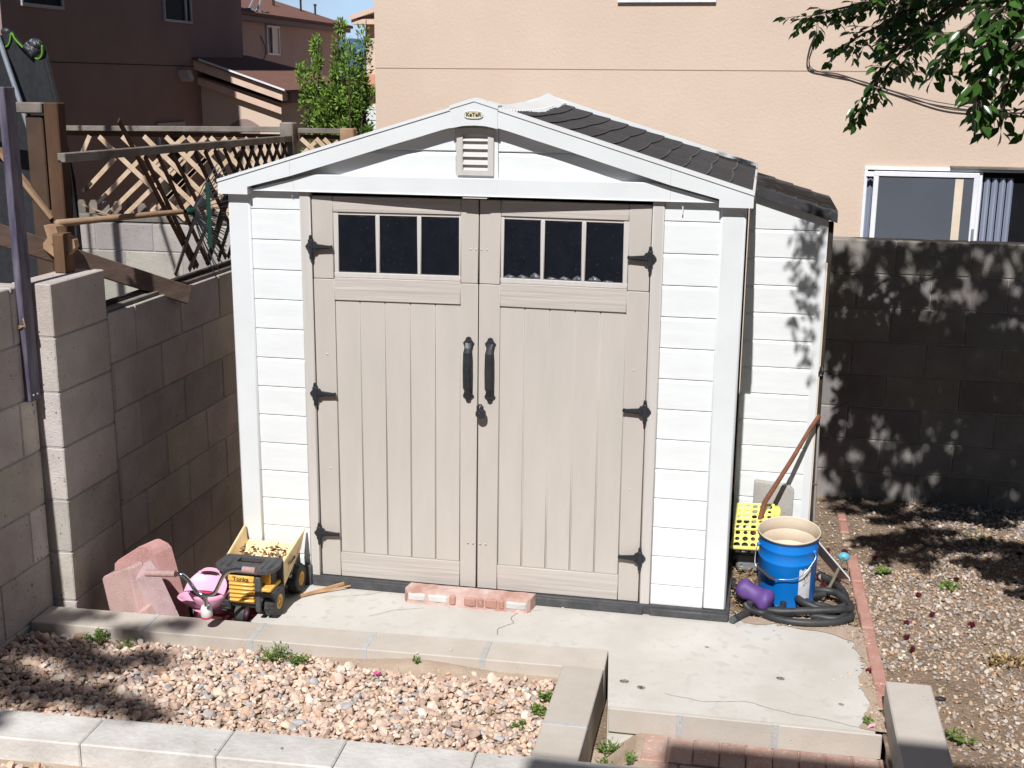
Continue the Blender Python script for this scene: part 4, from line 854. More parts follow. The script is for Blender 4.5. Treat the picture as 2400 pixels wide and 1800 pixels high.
m = MB(); m.tube([(-3.30, .56, 4.66), (-2.765, .56, 2.80), (-2.64, .56, 2.365), (-2.56, .56, 2.08), (-2.3, .56, 1.2)], .014, 10); o = m.build('galvanised_pole', galv, smooth=60); tag(o, 'slanting shiny galvanised pole in front of the black net, far left', 'pole')
m = MB(); m.tube([(-2.491, .6, 2.583), (-2.449, .6, 2.367), (-2.408, .6, 1.957), (-2.36, .6, 1.2)], .014, 8); o = m.build('dark_pole', black_pl, smooth=60); tag(o, 'black upright edge pole of the net just right of the brown post', 'pole')
m = MB(); m.strip([(-3.4, 2.2, 2.62), (-2.9, 2.2, 2.50), (-2.86, 2.2, 2.35)], [(-3.4, 2.2, 1.0), (-2.95, 2.2, 1.0), (-2.88, 2.2, 1.0)])
o = None
for (x, r_, lb) in ((-3.40, .032, 'unseen thick black pole added outside the left edge to stripe the neighbour wall with shadow'), (-3.62, .014, 'unseen thin black pole added beyond the left edge to stripe the neighbour wall with shadow')):
    m = MB(); m.tube([(x + .1, .45, .2), (x, .45, 2.6), (x - .05, .45, 4.9)], r_, 8); o = m.build('shadow_pole', black_pl, smooth=60); tag(o, lb, 'pole')  # unseen poles added to cast shadow stripes on the neighbour wall
# purple post fixed to the wall
t = thing('purple_post', (-1.96, -.61, 1.03), 'faded purple painted wooden post fixed upright to the near left block wall', 'post')
m = MB(); m.cbox(-2.006, -1.972, -.60, -.515, 1.035, 2.452, .004); m.build('timber', purple_m, t)
for y in (-.575, -.545):
    m = MB(); m.lathe([(.0001, -1.968), (.005, -1.969), (.006, -1.973)], 8, (0, y, 1.065), 'x'); m.build('screw', galv, t)
m = MB(); m.tube([(-2.02, -.60, 1.385), (-1.99, -.608, 1.395), (-1.968, -.60, 1.39), (-1.972, -.605, 1.43)], .004, 5); m.tube([(-2.04, -.60, 1.395), (-1.99, -.61, 1.385), (-1.967, -.60, 1.40)], .003, 5); m.build('twine', dry_m, t)
m = MB(); m.bar((-1.845, .79, 1.315), (-2.29, -.48, 1.83), .10, .034, (0, 0, 1), b=.003)
o = m.build('leaning_plank', wood_plank); tag(o, 'long brown plank sloping down over the left block wall, right end resting on top', 'plank')
m = MB(); m.bar((-1.985, .05, 1.355), (-1.86, .82, 1.375), .01, .01) if False else None
t = thing('cut_post_stub', (-2.02, -.16, 1.576), 'short sawn timber post stub standing on the raised end of the left wall', 'post')
m = MB(); m.cbox(-2.055, -1.985, -.19, -.11, 1.57, 1.765, .008, (1.5, 1.5, 1.4)); m.build('stub', wood_brown, t)
m = MB(); m.prism([(-1.985, 1.66), (-1.945, 1.70), (-1.95, 1.735), (-1.962, 1.74), (-1.985, 1.76)], -.17, -.13); m.build('splinter', wood_tan, t)
m = MB(); m.prism([(-2.16, 1.69), (-2.12, 1.735), (-2.135, 1.795), (-2.07, 1.79), (-2.06, 1.75), (-2.10, 1.70), (-2.05, 1.66), (-2.09, 1.64)], -.12, -.05)
o = m.build('broken_offcut', wood_tan); tag(o, 'broken curved wood offcut under the rounded end of the rake handle', 'wood')
# leaf rake lying across the wall top
t = thing('leaf_rake', (-2.0, .3, 1.7), 'weathered rake handle laid level across the left wall with thin black tines fanned out', 'rake')
m = MB(); m.tube([(-2.128, .0, 1.792), (-2.0, .27, 1.792), (-1.90, .52, 1.79), (-1.82, .72, 1.787)], [.019, .0165, .0155, .014], 12); sph(m, (-2.128, 0, 1.792), .0195, 10, 7); m.build('handle', wood_tan, t, smooth=60)
m = MB(); m.lathe([(.012, -.02), (.018, -.01), (.021, .02), (.012, .04)], 12, (0, 0, 0)); m.v = [tuple(Matrix.Translation((-1.80, .76, 1.785)) @ Matrix.Rotation(-.42, 4, 'Z') @ Matrix.Rotation(-PI / 2, 4, 'X') @ Vector(p)) for p in m.v]; m.build('ferrule', green_post, t, smooth=60)
m = MB()
for i in range(30):
    a = -1.35 + 2.2 * i / 29 + .05 * rng.random(); L_ = .36 + .1 * rng.random(); dx, dz = math.cos(a * .9), math.sin(a * .9)
    m.tube([(-1.79, .78, 1.785), (-1.79 + dx * L_ * .25, .80 + .02 * rng.random(), 1.785 + dz * L_ * .5), (-1.79 + dx * L_ * .5, .84, 1.785 + dz * L_ * .9)], .0030, 4)
m.build('tines', black_pl, t)
m = MB(); m.cbox(-1.668, -1.648, .70, .72, 1.60, 1.95, .002); m.cbox(-1.666, -1.640, .698, .70, 1.60, 1.95, .001)
for k in range(5): m.cbox(-1.67, -1.664, .69, .70, 1.62 + .07 * k, 1.632 + .07 * k, .001)
o = m.build('green_stake', green_post); tag(o, 'short dark green metal stake beside the left roof eave of the shed', 'stake')
# ------------------------------------------------------------------ TOYS AND CLUTTER, LEFT
def rounded(x0, x1, z0, z1, r, n=5):
    P = []
    for (cx, cz, a0) in ((x1 - r, z1 - r, 0), (x0 + r, z1 - r, 90), (x0 + r, z0 + r, 180), (x1 - r, z0 + r, 270)):
        for k in range(n + 1): a = math.radians(a0 + 90 * k / n); P.append((cx + r * math.cos(a), cz + r * math.sin(a)))
    return P
t = thing('toy_dump_truck', (-1.0, -.28, 0), 'yellow toy dump truck with black canopy and dry leaves, left of the shed door', 'toy truck')
# chassis and cab
m = MB(); m.cbox(-1.09, -.925, -.47, -.06, .05, .10, .008); m.cbox(-.955, -.925, -.505, -.47, .048, .225, .006); m.cbox(-.955, -.925, -.50, -.46, .045, .085, .006)
m.prism([(-.925, .10), (-.925, .145), (-.875, .145), (-.862, .128), (-.862, .118), (-.88, .128), (-.905, .128)], -.50, -.36)
m.cbox(-.905, -.868, -.36, -.345, .06, .25, .004); m.build('chassis', toy_k, t, smooth=38)
m = MB(); m.cbox(-1.086, -.956, -.498, -.44, .085, .225, .006)
for k in range(5): z = .095 + .0205 * k; m.cbox(-1.083, -.958, -.508, -.496, z, z + .013, .005)
m.cbox(-1.086, -.956, -.505, -.44, .196, .226, .004); m.build('grille', toy_y, t, smooth=38)
text('grille_lettering', 'Tonka', .030, (-1.021, -.5062, .2095), (PI / 2, 0, 0), ink_m, t, .0006, 1.05, .0004)
m = MB(); m.cbox(-.955, -.88, -.49, -.345, .145, .165, .005); m.cbox(-.99, -.90, -.44, -.35, .165, .235, .006); m.build('cab', toy_y, t, smooth=38)
m = MB(); m.prism([(-.9, .168), (-.9, .225), (-.8955, .225), (-.8955, .168)], -.43, -.37); m.build('cab_window', toy_k, t)
# canopy over the cab
cm = MB()
O = [(-1.150, -.345), (-.872, -.345), (-.852, -.43), (-.862, -.47), (-.885, -.505), (-.92, -.515), (-1.09, -.515), (-1.13, -.505), (-1.158, -.475), (-1.166, -.44)]
I = [(-1.07, -.375), (-.95, -.375), (-.945, -.395), (-.945, -.405), (-.947, -.42), (-.95, -.425), (-1.07, -.425), (-1.073, -.42), (-1.075, -.405), (-1.075, -.395)]
n = len(O)
def czz(y): return .262 + .10 * (y + .5) * .3
for (A, B, za) in ((O, I, 0),):
    top = [(x, y, czz(y)) for x, y in O] + [(x, y, czz(y)) for x, y in I]; bot = [(x, y, z - .018) for x, y, z in top]
    f = [(i, (i + 1) % n, n + (i + 1) % n, n + i) for i in range(n)]; f += [(2 * n + a, 2 * n + b, 2 * n + c, 2 * n + d) for a, b, c, d in f[:]]
    f += [(i, (i + 1) % n, 2 * n + (i + 1) % n, 2 * n + i) for i in range(n)] + [(n + i, n + (i + 1) % n, 3 * n + (i + 1) % n, 3 * n + i) for i in range(n)]
    cm.add(top + bot, f)
for x in (-1.13, -1.10, -1.09, -.925, -.895, -.885): cm.cbox(x - .003, x + .003, -.49, -.35, .262, .2675, .002)
cm.build('canopy', toy_k, t, bevel=.004)
# tipping bed: an open tray that widens to the rear
bm_ = MB()
def quadwall(mb, q, th, nrm):
    q = [Vector(p) for p in q]; nv = Vector(nrm).normalized() * th
    mb.add(q + [p + nv for p in q], [(0, 1, 2, 3), (7, 6, 5, 4), (0, 4, 5, 1), (1, 5, 6, 2), (2, 6, 7, 3), (3, 7, 4, 0)])
# floor, sides, front
quadwall(bm_, [(-1.13, -.33, .150), (-.905, -.33, .150), (-.935, -.03, .225), (-1.185, -.03, .225)], .006, (0, 0, 1))
quadwall(bm_, [(-.905, -.33, .145), (-.870, -.345, .252), (-.895, -.02, .295), (-.935, -.02, .215)], .006, (-1, 0, 0))
quadwall(bm_, [(-1.13, -.33, .145), (-1.158, -.345, .252), (-1.215, -.02, .290), (-1.185, -.02, .215)], .006, (1, 0, 0))
quadwall(bm_, [(-1.13, -.33, .145), (-.905, -.33, .145), (-.870, -.345, .252), (-1.158, -.345, .252)], .006, (0, 1, 0))
quadwall(bm_, [(-1.185, -.025, .215), (-.935, -.025, .215), (-.895, -.02, .268), (-1.215, -.02, .262)], .005, (0, 1, 0))
for k in range(4): bm_.cbox(-.912 + .006 * k, -.9, -.29 + .06 * k, -.278 + .06 * k, .16 + .008 * k, .25 + .01 * k, .003)
bo = bm_.build('dump_bed', toy_bed, t, bevel=.003)
bpy.data.objects.remove(bo)
bm_ = MB()
quadwall(bm_, [(-1.13, -.33, .130), (-.905, -.33, .130), (-.925, -.03, .212), (-1.185, -.03, .212)], .006, (0, 0, 1))
quadwall(bm_, [(-.885, -.31, .105), (-.868, -.348, .250), (-.880, -.03, .298), (-.895, -.05, .20)], .006, (-1, 0, 0))
quadwall(bm_, [(-1.15, -.31, .105), (-1.160, -.348, .250), (-1.200, -.03, .292), (-1.185, -.05, .20)], .006, (1, 0, 0))
quadwall(bm_, [(-1.15, -.32, .125), (-.885, -.32, .125), (-.868, -.348, .250), (-1.160, -.348, .250)], .006, (0, 1, 0))
bm_.tube([(-.868, -.348, .250), (-.880, -.03, .299)], .005, 6); bm_.tube([(-1.160, -.348, .25), (-1.2, -.03, .293)], .005, 6)
bo = bm_.build('dump_bed', toy_bed, t, smooth=30)
rb = MB()
for k in range(3):
    y0 = -.26 + .075 * k; rb.bar((-.8795 - .004 * k, y0, .17 + .012 * k), (-.8745 - .003 * k, y0 + .02, .25 + .012 * k), .012, .004, (0, 1, 0), b=.001)
rb.build('side_ribs', toy_bed, bo)
text('side_lettering', 'Tonka', .034, (-.8655, -.25, .218), (PI / 2, -.15, PI / 2), ink_m, bo, .0006, 1.1, .0008)
dl = MB()
for k in range(85):
    x = -1.13 + .23 * rng.random(); y = -.32 + .13 * rng.random() ** 1.5; z = .222 + .08 * (y + .33) + .045 * rng.random(); a = rng.random() * 6.3; l = .009 + .010 * rng.random(); cz, sz_ = math.cos(a), math.sin(a); tt = .3 + .9 * rng.random()
    dl.add([(x - l * cz, y - l * sz_, z), (x + .4 * l * sz_, y - .4 * l * cz, z + .006 + .01 * rng.random()), (x + l * cz, y + l * sz_, z + .01 * rng.random()), (x - .4 * l * sz_, y + .4 * l * cz, z - .003)], [(0, 1, 2, 3)], (tt, tt * .9, tt * .85))
o = dl.build('dry_leaves', M('brown_leaf', (.36, .25, .17), (.20, .13, .09), rough=.9, vs=60), smooth=None, kind='stuff'); tag(o, 'dry brown leaves lying in the bed of the yellow toy truck', 'leaves')
def wheel(cx, cy, cz, R, w, side, parent):
    m = MB(); x0, x1 = cx - w / 2, cx + w / 2
    m.lathe([(R * .45, x0), (R * .86, x0 - .001), (R * .95, x0 + .006), (R * .955, cx), (R * .95, x1 - .006), (R * .86, x1 + .001), (R * .50, x1), (R * .47, x1 - .008)], 32, (0, cy, cz), 'x', cap=False)
    for k in range(22):
        a = 2 * PI * k / 22; Rm = Matrix.Translation((cx, cy, cz)) @ Matrix.Rotation(a, 4, 'X')
        off = .5 if k % 2 else -.5
        m.cbox(-w * .46 if off < 0 else -.004, .004 if off < 0 else w * .46, -R * .07, R * .07, R * .90, R * 1.0, .002, 1, Rm)
    wt = m.build('wheel', toy_tyre, parent, smooth=35)
    m = MB(); xs = x1 if side > 0 else x0; s = side
    m.lathe([(.0001, xs - s * .002), (R * .12, xs - s * .001), (R * .15, xs - s * .006), (R * .30, xs - s * .008), (R * .34, xs - s * .002), (R * .48, xs + s * .001), (R * .50, xs - s * .006), (R * .46, xs - s * .012), (.0001, xs - s * .014)], 24, (0, cy, cz), 'x')
    for k in range(6): a = 2 * PI * k / 6; sph(m, (xs - s * .004, cy + R * .23 * math.cos(a), cz + R * .23 * math.sin(a)), R * .04, 6, 4)
    m.build('hub', toy_y, wt, smooth=50)
for (cx, cy, sd_) in ((-.893, -.415, 1), (-.893, -.125, 1), (-1.115, -.415, -1), (-1.125, -.125, -1)): wheel(cx, cy, .0745, .0745, .052, sd_, t)
# tricycle
t = thing('tricycle', (-1.27, -.3, -.3), 'pink child tricycle with chrome handlebar facing the viewer, between pink blocks and toy truck', 'tricycle')
KT = lambda mb, k: (setattr(mb, 'v', [tuple(Vector((1.2786, -5.571, 2.4922)) + (Vector(p) - Vector((1.2786, -5.571, 2.4922))) * k) for p in mb.v]), mb)[1]
m = MB(); m.tube(smooth_pts([(-1.545, -.40, .152), (-1.407, -.40, .158), (-1.372, -.40, .158), (-1.342, -.395, .130), (-1.315, -.39, .085), (-1.29, -.39, .064), (-1.258, -.39, .058), (-1.225, -.39, .066), (-1.203, -.39, .088), (-1.170, -.395, .150), (-1.145, -.40, .185), (-1.112, -.40, .205), (-1.06, -.40, .213), (-.995, -.40, .213)], 5), .0098, 12); m.tube([(-1.258, -.39, .06), (-1.261, -.385, .0)], .009, 10)
KT(m, .945); m.build('handlebar', chrome, t, smooth=60)
for (a, b) in (((-1.56, -.40, .150), (-1.405, -.40, .160)), ((-1.055, -.40, .214), (-.99, -.40, .213))): m = MB(); m.tube([a, Vector(a).lerp(Vector(b), .97), b], [.0165, .016, .0175], 14); KT(m, .945); m.build('grip', M('faded_pink_rubber', (.46, .30, .28), (.36, .23, .22), rough=.8, vs=60, bump=.6, bs=150), t, smooth=50)
m = MB(); m.lathe([(.010, .004), (.022, .001), (.0275, -.012), (.029, -.050), (.026, -.053)], 24, (-1.261, -.385, 0)); KT(m, .952); m.build('headset_cap', white_pl, t, smooth=50)
m = MB(); m.lathe([(.027, -.052), (.028, -.062)], 20, (-1.261, -.385, 0)); KT(m, .952); m.build('headset_ring', pink_hot, t, smooth=50)
m = MB(); m.tube([(-1.261, -.37, -.1), (-1.27, -.2, -.17), (-1.28, -.08, -.19)], .019, 12); m.tube([(-1.45, -.08, -.19), (-1.09, -.08, -.19)], .011, 8); m.cbox(-1.44, -1.10, -.17, -.03, -.15, -.10, .02); m.build('frame', pink_hot, t, smooth=50)
m = MB(); m.tube([(-1.285, -.385, -.10), (-1.29, -.385, -.2)], .010, 8); m.tube([(-1.237, -.385, -.10), (-1.232, -.385, -.2)], .010, 8); m.build('fork', pink_hot, t, smooth=50)
def trike_wheel(cx, cy, cz, R, w):
    m = MB(); m.lathe([(R * .7, cx - w / 2 + .002), (R * .94, cx - w / 2), (R, cx - w / 4), (R * .975, cx - w / 8), (R, cx), (R * .975, cx + w / 8), (R, cx + w / 4), (R * .94, cx + w / 2), (R * .7, cx + w / 2 - .002)], 30, (0, cy, cz), 'x'); wt = m.build('wheel', toy_tyre, t, smooth=30)
    m = MB(); m.lathe([(.0001, cx + w / 2 + .004), (R * .3, cx + w / 2 + .002), (R * .7, cx + w / 2 - .004), (R * .7, cx - w / 2 + .004), (R * .3, cx - w / 2 - .002), (.0001, cx - w / 2 - .004)], 24, (0, cy, cz), 'x'); m.build('rim', pink_pl, wt, smooth=50)
trike_wheel(-1.261, -.385, -.205, .09, .03); trike_wheel(-1.045, -.445, .010, .052, .046); trike_wheel(-1.47, -.08, -.21, .085, .04)
# moulded seat: back shell with a grab slot, bowl, and rear step tray
def shell(fn, nu, nv, mat, name, parent, th=.006, hole=None, sm=180, kk=.968):
    mb = MB(); V = []; F = []
    for j in range(nv + 1):
        for i in range(nu + 1): V.append(fn(i / nu, j / nv))
    for j in range(nv):
        for i in range(nu):
            if hole and hole((i + .5) / nu, (j + .5) / nv): continue
            a = j * (nu + 1) + i; F.append((a, a + 1, a + nu + 2, a + nu + 1))
    mb.add(V, F); KT(mb, kk); o = mb.build(name, mat, parent, smooth=sm); md = o.modifiers.new('solid', 'SOLIDIFY'); md.thickness = th; md.offset = 0; return o
def seatback(u, v):
    a = (u * 2 - 1); wv = .055 + .050 * math.sin(min(1, (1 - v) * 1.25 + .05) * PI / 2); x = -1.285 + a * wv; z = .052 + .094 * v - .022 * abs(a) ** 3 * v; y = -.275 + .02 * v - .030 * a * a * (1 - .5 * v) - .05 * (1 - v) ** 2
    return (x, y, z)
shell(seatback, 34, 22, pink_pl, 'seat_back', t, .008, lambda u, v: ((u - .5) / .30) ** 4 + ((v - .74) / .085) ** 4 < 1)
def bowl(u, v):
    a = 2 * PI * u; r = v; x = -1.285 + .108 * r * math.cos(a); y = -.29 + .085 * r * math.sin(a); z = -.045 + .10 * r ** 2.6 + .018 * r * math.sin(a); return (x, y, z)
shell(bowl, 40, 10, pink_pl, 'seat_bowl', t, .008)
KT(MB().lathe([(.0001, .0), (.092, .0)], 30, (-1.285, -.262, .046)), .968).build('seat_inset', pink_hot, t)
def tray(u, v):
    a = 2 * PI * u; r = .55 + .45 * v; x = -1.31 + .188 * r * math.cos(a); y = -.20 + .10 * r * math.sin(a); z = -.075 + .052 * (v ** 1.5) - .03 * math.sin(a) * 0 + .03 * math.cos(a) * .6; return (x, y, z)
shell(tray, 44, 6, pink_pl, 'rear_step', t, .008)
KT(MB().lathe([(.0001, 0), (.108, 0)], 30, (-1.31, -.2, -.078)), .968).build('step_floor', pink_pl, t)
# pink edging blocks propped by the wall
g_ = 'pink concrete edging blocks heaped by the left wall'
def slabblock(poly, y0, th, lean, label, bx=.016, tint=(1, 1, 1), yaw=0.0):  # tint sets the blocks apart in place of their differing shading
    mb = MB(); n = len(poly); xc = poly[0][0]; v = [(x, y0 + lean * (z + .25) + yaw * (x - xc), z) for x, z in poly] + [(x + bx, y0 + th + lean * (z + .25) + yaw * (x - xc), z + .02) for x, z in poly]
    mb.add(v, [tuple(range(n)), tuple(range(2 * n - 1, n - 1, -1))] + [(i, i + n, (i + 1) % n + n, (i + 1) % n) for i in range(n)], tint)
    o = mb.build('edging_block', pink_m, bevel=.006); return tag(o, label, 'paving block', g_)
slabblock([(-1.80, .095), (-1.79, .112), (-1.64, .188), (-1.62, .185), (-1.524, -.17), (-1.70, -.26)], -.42, .06, .06, 'pink concrete block at the left of the heap with a long sloping left edge', .045, (.98, 1, 1), -.35)
slabblock([(-1.775, .10), (-1.772, .150), (-1.755, .168), (-1.655, .235), (-1.640, .236), (-1.600, .212), (-1.583, .19), (-1.570, .13), (-1.50, -.2), (-1.70, -.28)], -.345, .07, .06, 'tallest pink concrete block with chamfered rounded top, behind the other pink blocks', .06, (1.02, .86, .86), .3)
slabblock([(-1.645, .07), (-1.632, .112), (-1.49, .196), (-1.478, .192), (-1.377, -.036), (-1.30, -.25), (-1.52, -.25), (-1.590, -.045), (-1.650, .03)], -.475, .05, .06, 'nearest flat pink concrete block, its right corner under the handlebar grip', -.055, (.90, .97, 1.04), .08)
slabblock([(-1.60, -.03), (-1.53, .0), (-1.50, -.06), (-1.53, -.2), (-1.6, -.2)], -.487, .05, .0, 'smallest pink concrete fragment at the very foot of the heap behind the kerb')
# long washed brick step in front of the doors
st_ = thing('edging_step', (0, -.1, 0), 'long low washed-out pink brick edging laid in front of the shed doors', 'step')
mb = MB(); segs = [(-.345, -.22), (-.22, -.12), (-.12, -.065), (-.065, .02), (.02, .085), (.085, .14), (.14, .215), (.215, .30)]
top = []
n = 44
F0, F1, Bk = [], [], []
for i in range(n + 1):
    x = -.335 + .63 * i / n; bump_ = .006 * abs(math.sin(i * .52)) + .003 * mnoise.noise(Vector((x * 30, 0, 0))); y0 = -.125 - bump_ + (.018 if i in (0, n) else 0)
    F0.append((x, y0 - .008, 0)); F1.append((x, y0, .064 + .003 * mnoise.noise(Vector((x * 20, 4, 0))))); Bk.append((x + .012, -.040, .066 + .003 * mnoise.noise(Vector((x * 20, 8, 0)))))
mb.strip(F0, F1); mb.strip(F1, Bk); mb.strip(Bk, [(x, y, 0) for x, y, z in Bk]); mb.add([F0[0], F1[0], Bk[0], (Bk[0][0], Bk[0][1], 0)], [(0, 1, 2, 3)]); mb.add([F0[-1], F1[-1], Bk[-1], (Bk[-1][0], Bk[-1][1], 0)], [(3, 2, 1, 0)])
mb.build('body', paver_w, st_)
for (a, b) in ((-.105, -.073), (-.03, .03), (.036, .068), (.075, .135), (.142, .168), (-.33, -.316)): m = MB(); m.cbox(a, b, -.1415, -.10, .010, .056, .006, .9 + .2 * rng.random()); m.build('red_brick_face', brick_m, st_, smooth=35)
for (a, b) in ((-.315, -.225), (-.215, -.11), (.175, .28)): m = MB(); m.cbox(a, b, -.1395, -.10, .012, .052, .008); m.build('mortar_face', curb_g, st_, smooth=35)
o = MB().bar((-.853, -.205, .012), (-.632, .01, .030), .018, .006, b=.002, tint=(1.5, 1.4, 1.2)); o.bar((-.80, -.15, .01), (-.64, -.04, .02), .008, .005, b=.001, tint=(1.5, 1.4, 1.2)); o = o.build('split_stick', wood_tan); tag(o, 'split tan stick lying on the slab between toy truck and left door', 'stick')
# ------------------------------------------------------------------ CLUTTER, RIGHT
t = thing('blue_bucket', (1.508, .345, 0), 'blue metal bucket with cream inside, wire handle and torn white label, right of the shed', 'bucket', rot=(math.radians(6.2), 0, math.radians(-4)))
def at_bucket(mb): mb.xf = wmat(t); return mb
R0 = .139
m = at_bucket(MB()); m.lathe([(.0001, .004), (R0 - .003, .004), (R0, .0), (R0 + .001, .01), (.142, .235), (.1445, .240), (.1445, .245), (.142, .250), (.143, .298), (.1455, .303), (.146, .308), (.1435, .313), (.145, .352), (.151, .356), (.151, .362)], 56)
m.build('shell', blue_m, t, smooth=40)
m = at_bucket(MB()); m.lathe([(.151, .362), (.1525, .368), (.150, .3725), (.1465, .370), (.1435, .355), (.1395, .313), (.142, .308), (.139, .303), (.1395, .25), (.1415, .243), (.138, .238), (.1355, .02), (.0001, .012)], 56); m.build('lining', cream_m, t, smooth=40)
m = at_bucket(MB()); m.lathe([(.1515, .3575), (.1535, .360), (.1515, .3635)], 56); m.build('rim_band', ink_m, t, smooth=60)
hp = []
for k in range(17):
    a = math.radians(-14 - 150 * (k / 16)); 
E1 = Vector((.128, -.080, .300)); E0 = Vector((-.146, -.05, .300))
P = [E1, Vector((.135, -.098, .285)), Vector((.118, -.12, .255)), Vector((.085, -.150, .215)), Vector((.045, -.160, .190)), Vector((.0, -.160, .180)), Vector((-.03, -.16, .178)), Vector((-.05, -.158, .172)), Vector((-.075, -.152, .180)), Vector((-.138, -.110, .205)), Vector((-.152, -.095, .222)), Vector((-.153, -.07, .26)), E0]
m = at_bucket(MB()); m.tube(smooth_pts(P, 5), .0026, 7); m.build('wire_handle', steel, t, smooth=60)
m = at_bucket(MB()); m.tube([P[7], P[8], P[9]], .0095, 12); m.build('grip', ink_m, t, smooth=60)
m = at_bucket(MB()); sph(m, (.127, -.076, .302), .011, 10, 7); sph(m, (-.14, -.05, .302), .011, 10, 7); m.build('lug', blue_m, t, smooth=60)
m = at_bucket(MB()); A, B = [], []
for k in range(9):
    a = math.radians(-64 + 27 * k / 8 ) ; rr = .1435; A.append((rr * math.cos(a), rr * math.sin(a), .055 + .006 * math.sin(k * 1.3))); rr = .1455; B.append((rr * math.cos(a), rr * math.sin(a), .222 + .006 * math.sin(k * 2.1)))
m.strip(A, B); lo = m.build('label', label_m, t, smooth=180)
m = at_bucket(MB())
for k in range(16):
    a = math.radians(-58 + 16 * rng.random()); z = .13 + .06 * rng.random(); rr = .1462; w_ = math.radians(.5 + 2.2 * rng.random()); hz = .002 + .006 * rng.random()
    m.strip([(rr * math.cos(a), rr * math.sin(a), z), (rr * math.cos(a + w_), rr * math.sin(a + w_), z + .003)], [(rr * math.cos(a), rr * math.sin(a), z + hz), (rr * math.cos(a + w_), rr * math.sin(a + w_), z + hz)])
m.build('faded_print', ink_m, lo)
# yellow perforated basket over a grey tub
t = thing('yellow_basket', (1.33, .65, .16), 'yellow plastic basket with round holes tipped upside down beside the shed corner', 'basket')
def hole_grid(mb, P00, P10, P11, P01, nu, nv, hr, nseg=12, th=.004):
    P00, P10, P11, P01 = [Vector(p) for p in (P00, P10, P11, P01)]
    def B(u, v): return (P00 * (1 - u) + P10 * u) * (1 - v) + (P01 * (1 - u) + P11 * u) * v
    for j in range(nv):
        for i in range(nu):
            V = []; F = []; jr = hr * (.72 + .5 * rng.random()); sq = []
            for k in range(nseg):
                a = 2 * PI * k / nseg + PI / 4; c, s_ = math.cos(a), math.sin(a); mx = max(abs(c), abs(s_)); sq.append((.5 + .5 * c / mx, .5 + .5 * s_ / mx))
            for (a_, b_) in sq: V.append(B((i + a_) / nu, (j + b_) / nv))
            for k in range(nseg): a = 2 * PI * k / nseg + PI / 4; V.append(B((i + .5 + jr * math.cos(a)) / nu, (j + .5 + jr * math.sin(a)) / nv))
            F = [(k, (k + 1) % nseg, nseg + (k + 1) % nseg, nseg + k) for k in range(nseg)]; mb.add(V, F)
m = MB()
A0, A1, A2, A3 = (1.238, .575, .252), (1.430, .575, .262), (1.434, .79, .325), (1.246, .80, .312)
G0, G1, G2, G3 = (1.232, .54, .165), (1.442, .54, .170), (1.448, .82, .215), (1.240, .83, .21)
hole_grid(m, A0, A1, A2, A3, 5, 5, .36); hole_grid(m, G0, G1, A1, A0, 5, 3, .36); hole_grid(m, G1, G2, A2, A1, 5, 3, .34); hole_grid(m, G3, G0, A0, A3, 5, 3, .34)
o = m.build('shell', yellow_pl, t); md = o.modifiers.new('solid', 'SOLIDIFY'); md.thickness = .004; md.offset = 0
m = MB()
for a, b in ((A0, A1), (A1, A2), (A2, A3), (A3, A0)): m.tube([a, b], .0075, 8)
m.build('edge', yellow_pl, t, smooth=60)
m = MB(); m.tube([G0, G1], .011, 8); m.tube([G1, G2], .009, 8); m.tube([G3, G0], .009, 8); m.cbox(1.435, 1.472, .72, .80, .265, .322, .008); m.build('rim', yellow_pl, t, smooth=60)
t = thing('grey_tub', (1.33, .7, 0), 'grey plastic tub with dark oval-holed top under the yellow basket', 'tub')
m = MB(); m.cbox(1.255, 1.44, .63, .86, .0, .10, .012); m.build('body', grey_pl, t, smooth=38)
m = MB(); m.cbox(1.242, 1.45, .60, .87, .10, .158, .012); m.build('lid', ink_m, t, smooth=38)
for (x, z) in ((1.285, .143), (1.287, .120), (1.315, .145)):
    m = MB(); m.prism([(x + .013 * math.cos(k * PI / 7), z + .008 * math.sin(k * PI / 7)) for k in range(14)], .596, .602); m.build('oval_hole', grey_pl, t)
# grey slab tile, rusty pole, thin pipe, white panel
m = MB(); m.prism([(1.325, -.0), (1.535, -.0), (1.54, .375), (1.512, .405), (1.335, .42), (1.327, .41)], .885, .93); m.v = [(x, y - .0 + (.0), z) for x, y, z in m.v]
o = m.build('leaning_tile', cmu_grey, bevel=.005); tag(o, 'pale grey slab stood upright against the white lean-to front, behind the bucket', 'slab')
m = MB(); m.tube([(1.335, .62, .14), (1.384, .70, .365), (1.509, .79, .575), (1.60, .86, .74), (1.643, .885, .806)], [.0135, .0135, .012, .011, .0115], 10); o = m.build('rusty_pole', rust, smooth=60); tag(o, 'rusty brown iron pole leaning up across the lean-to to its right edge', 'pole')
m = MB(); m.tube([(1.66, .93, .0), (1.652, .935, .3), (1.645, .94, .745)], .007, 8); m.tube([(1.637, .93, .41), (1.66, .93, .412)], .004, 6, (.5, .3, .2)); o = m.build('grey_pipe', M('dull_pipe', (.30, .28, .26), rough=.7), smooth=60); tag(o, 'thin dull grey pipe standing at the right edge of the lean-to', 'pipe')
m = MB(); m.add([(1.62, .62, .0), (1.70, .58, .165), (1.725, .50, .10), (1.775, .545, .0), (1.77, .565, .0), (1.70, .60, .172), (1.62, .64, .0)], [(0, 1, 2, 3), (6, 5, 4), (1, 5, 4, 3), (0, 6, 5, 1)]); m.prism([(1.62, .0), (1.775, 0.02), (1.70, .17), (1.62, .24)], .60, .61)
o = m.build('white_panel', M('offwhite_plastic', (.70, .66, .68), rough=.5)); 
bpy.data.objects.remove(o)
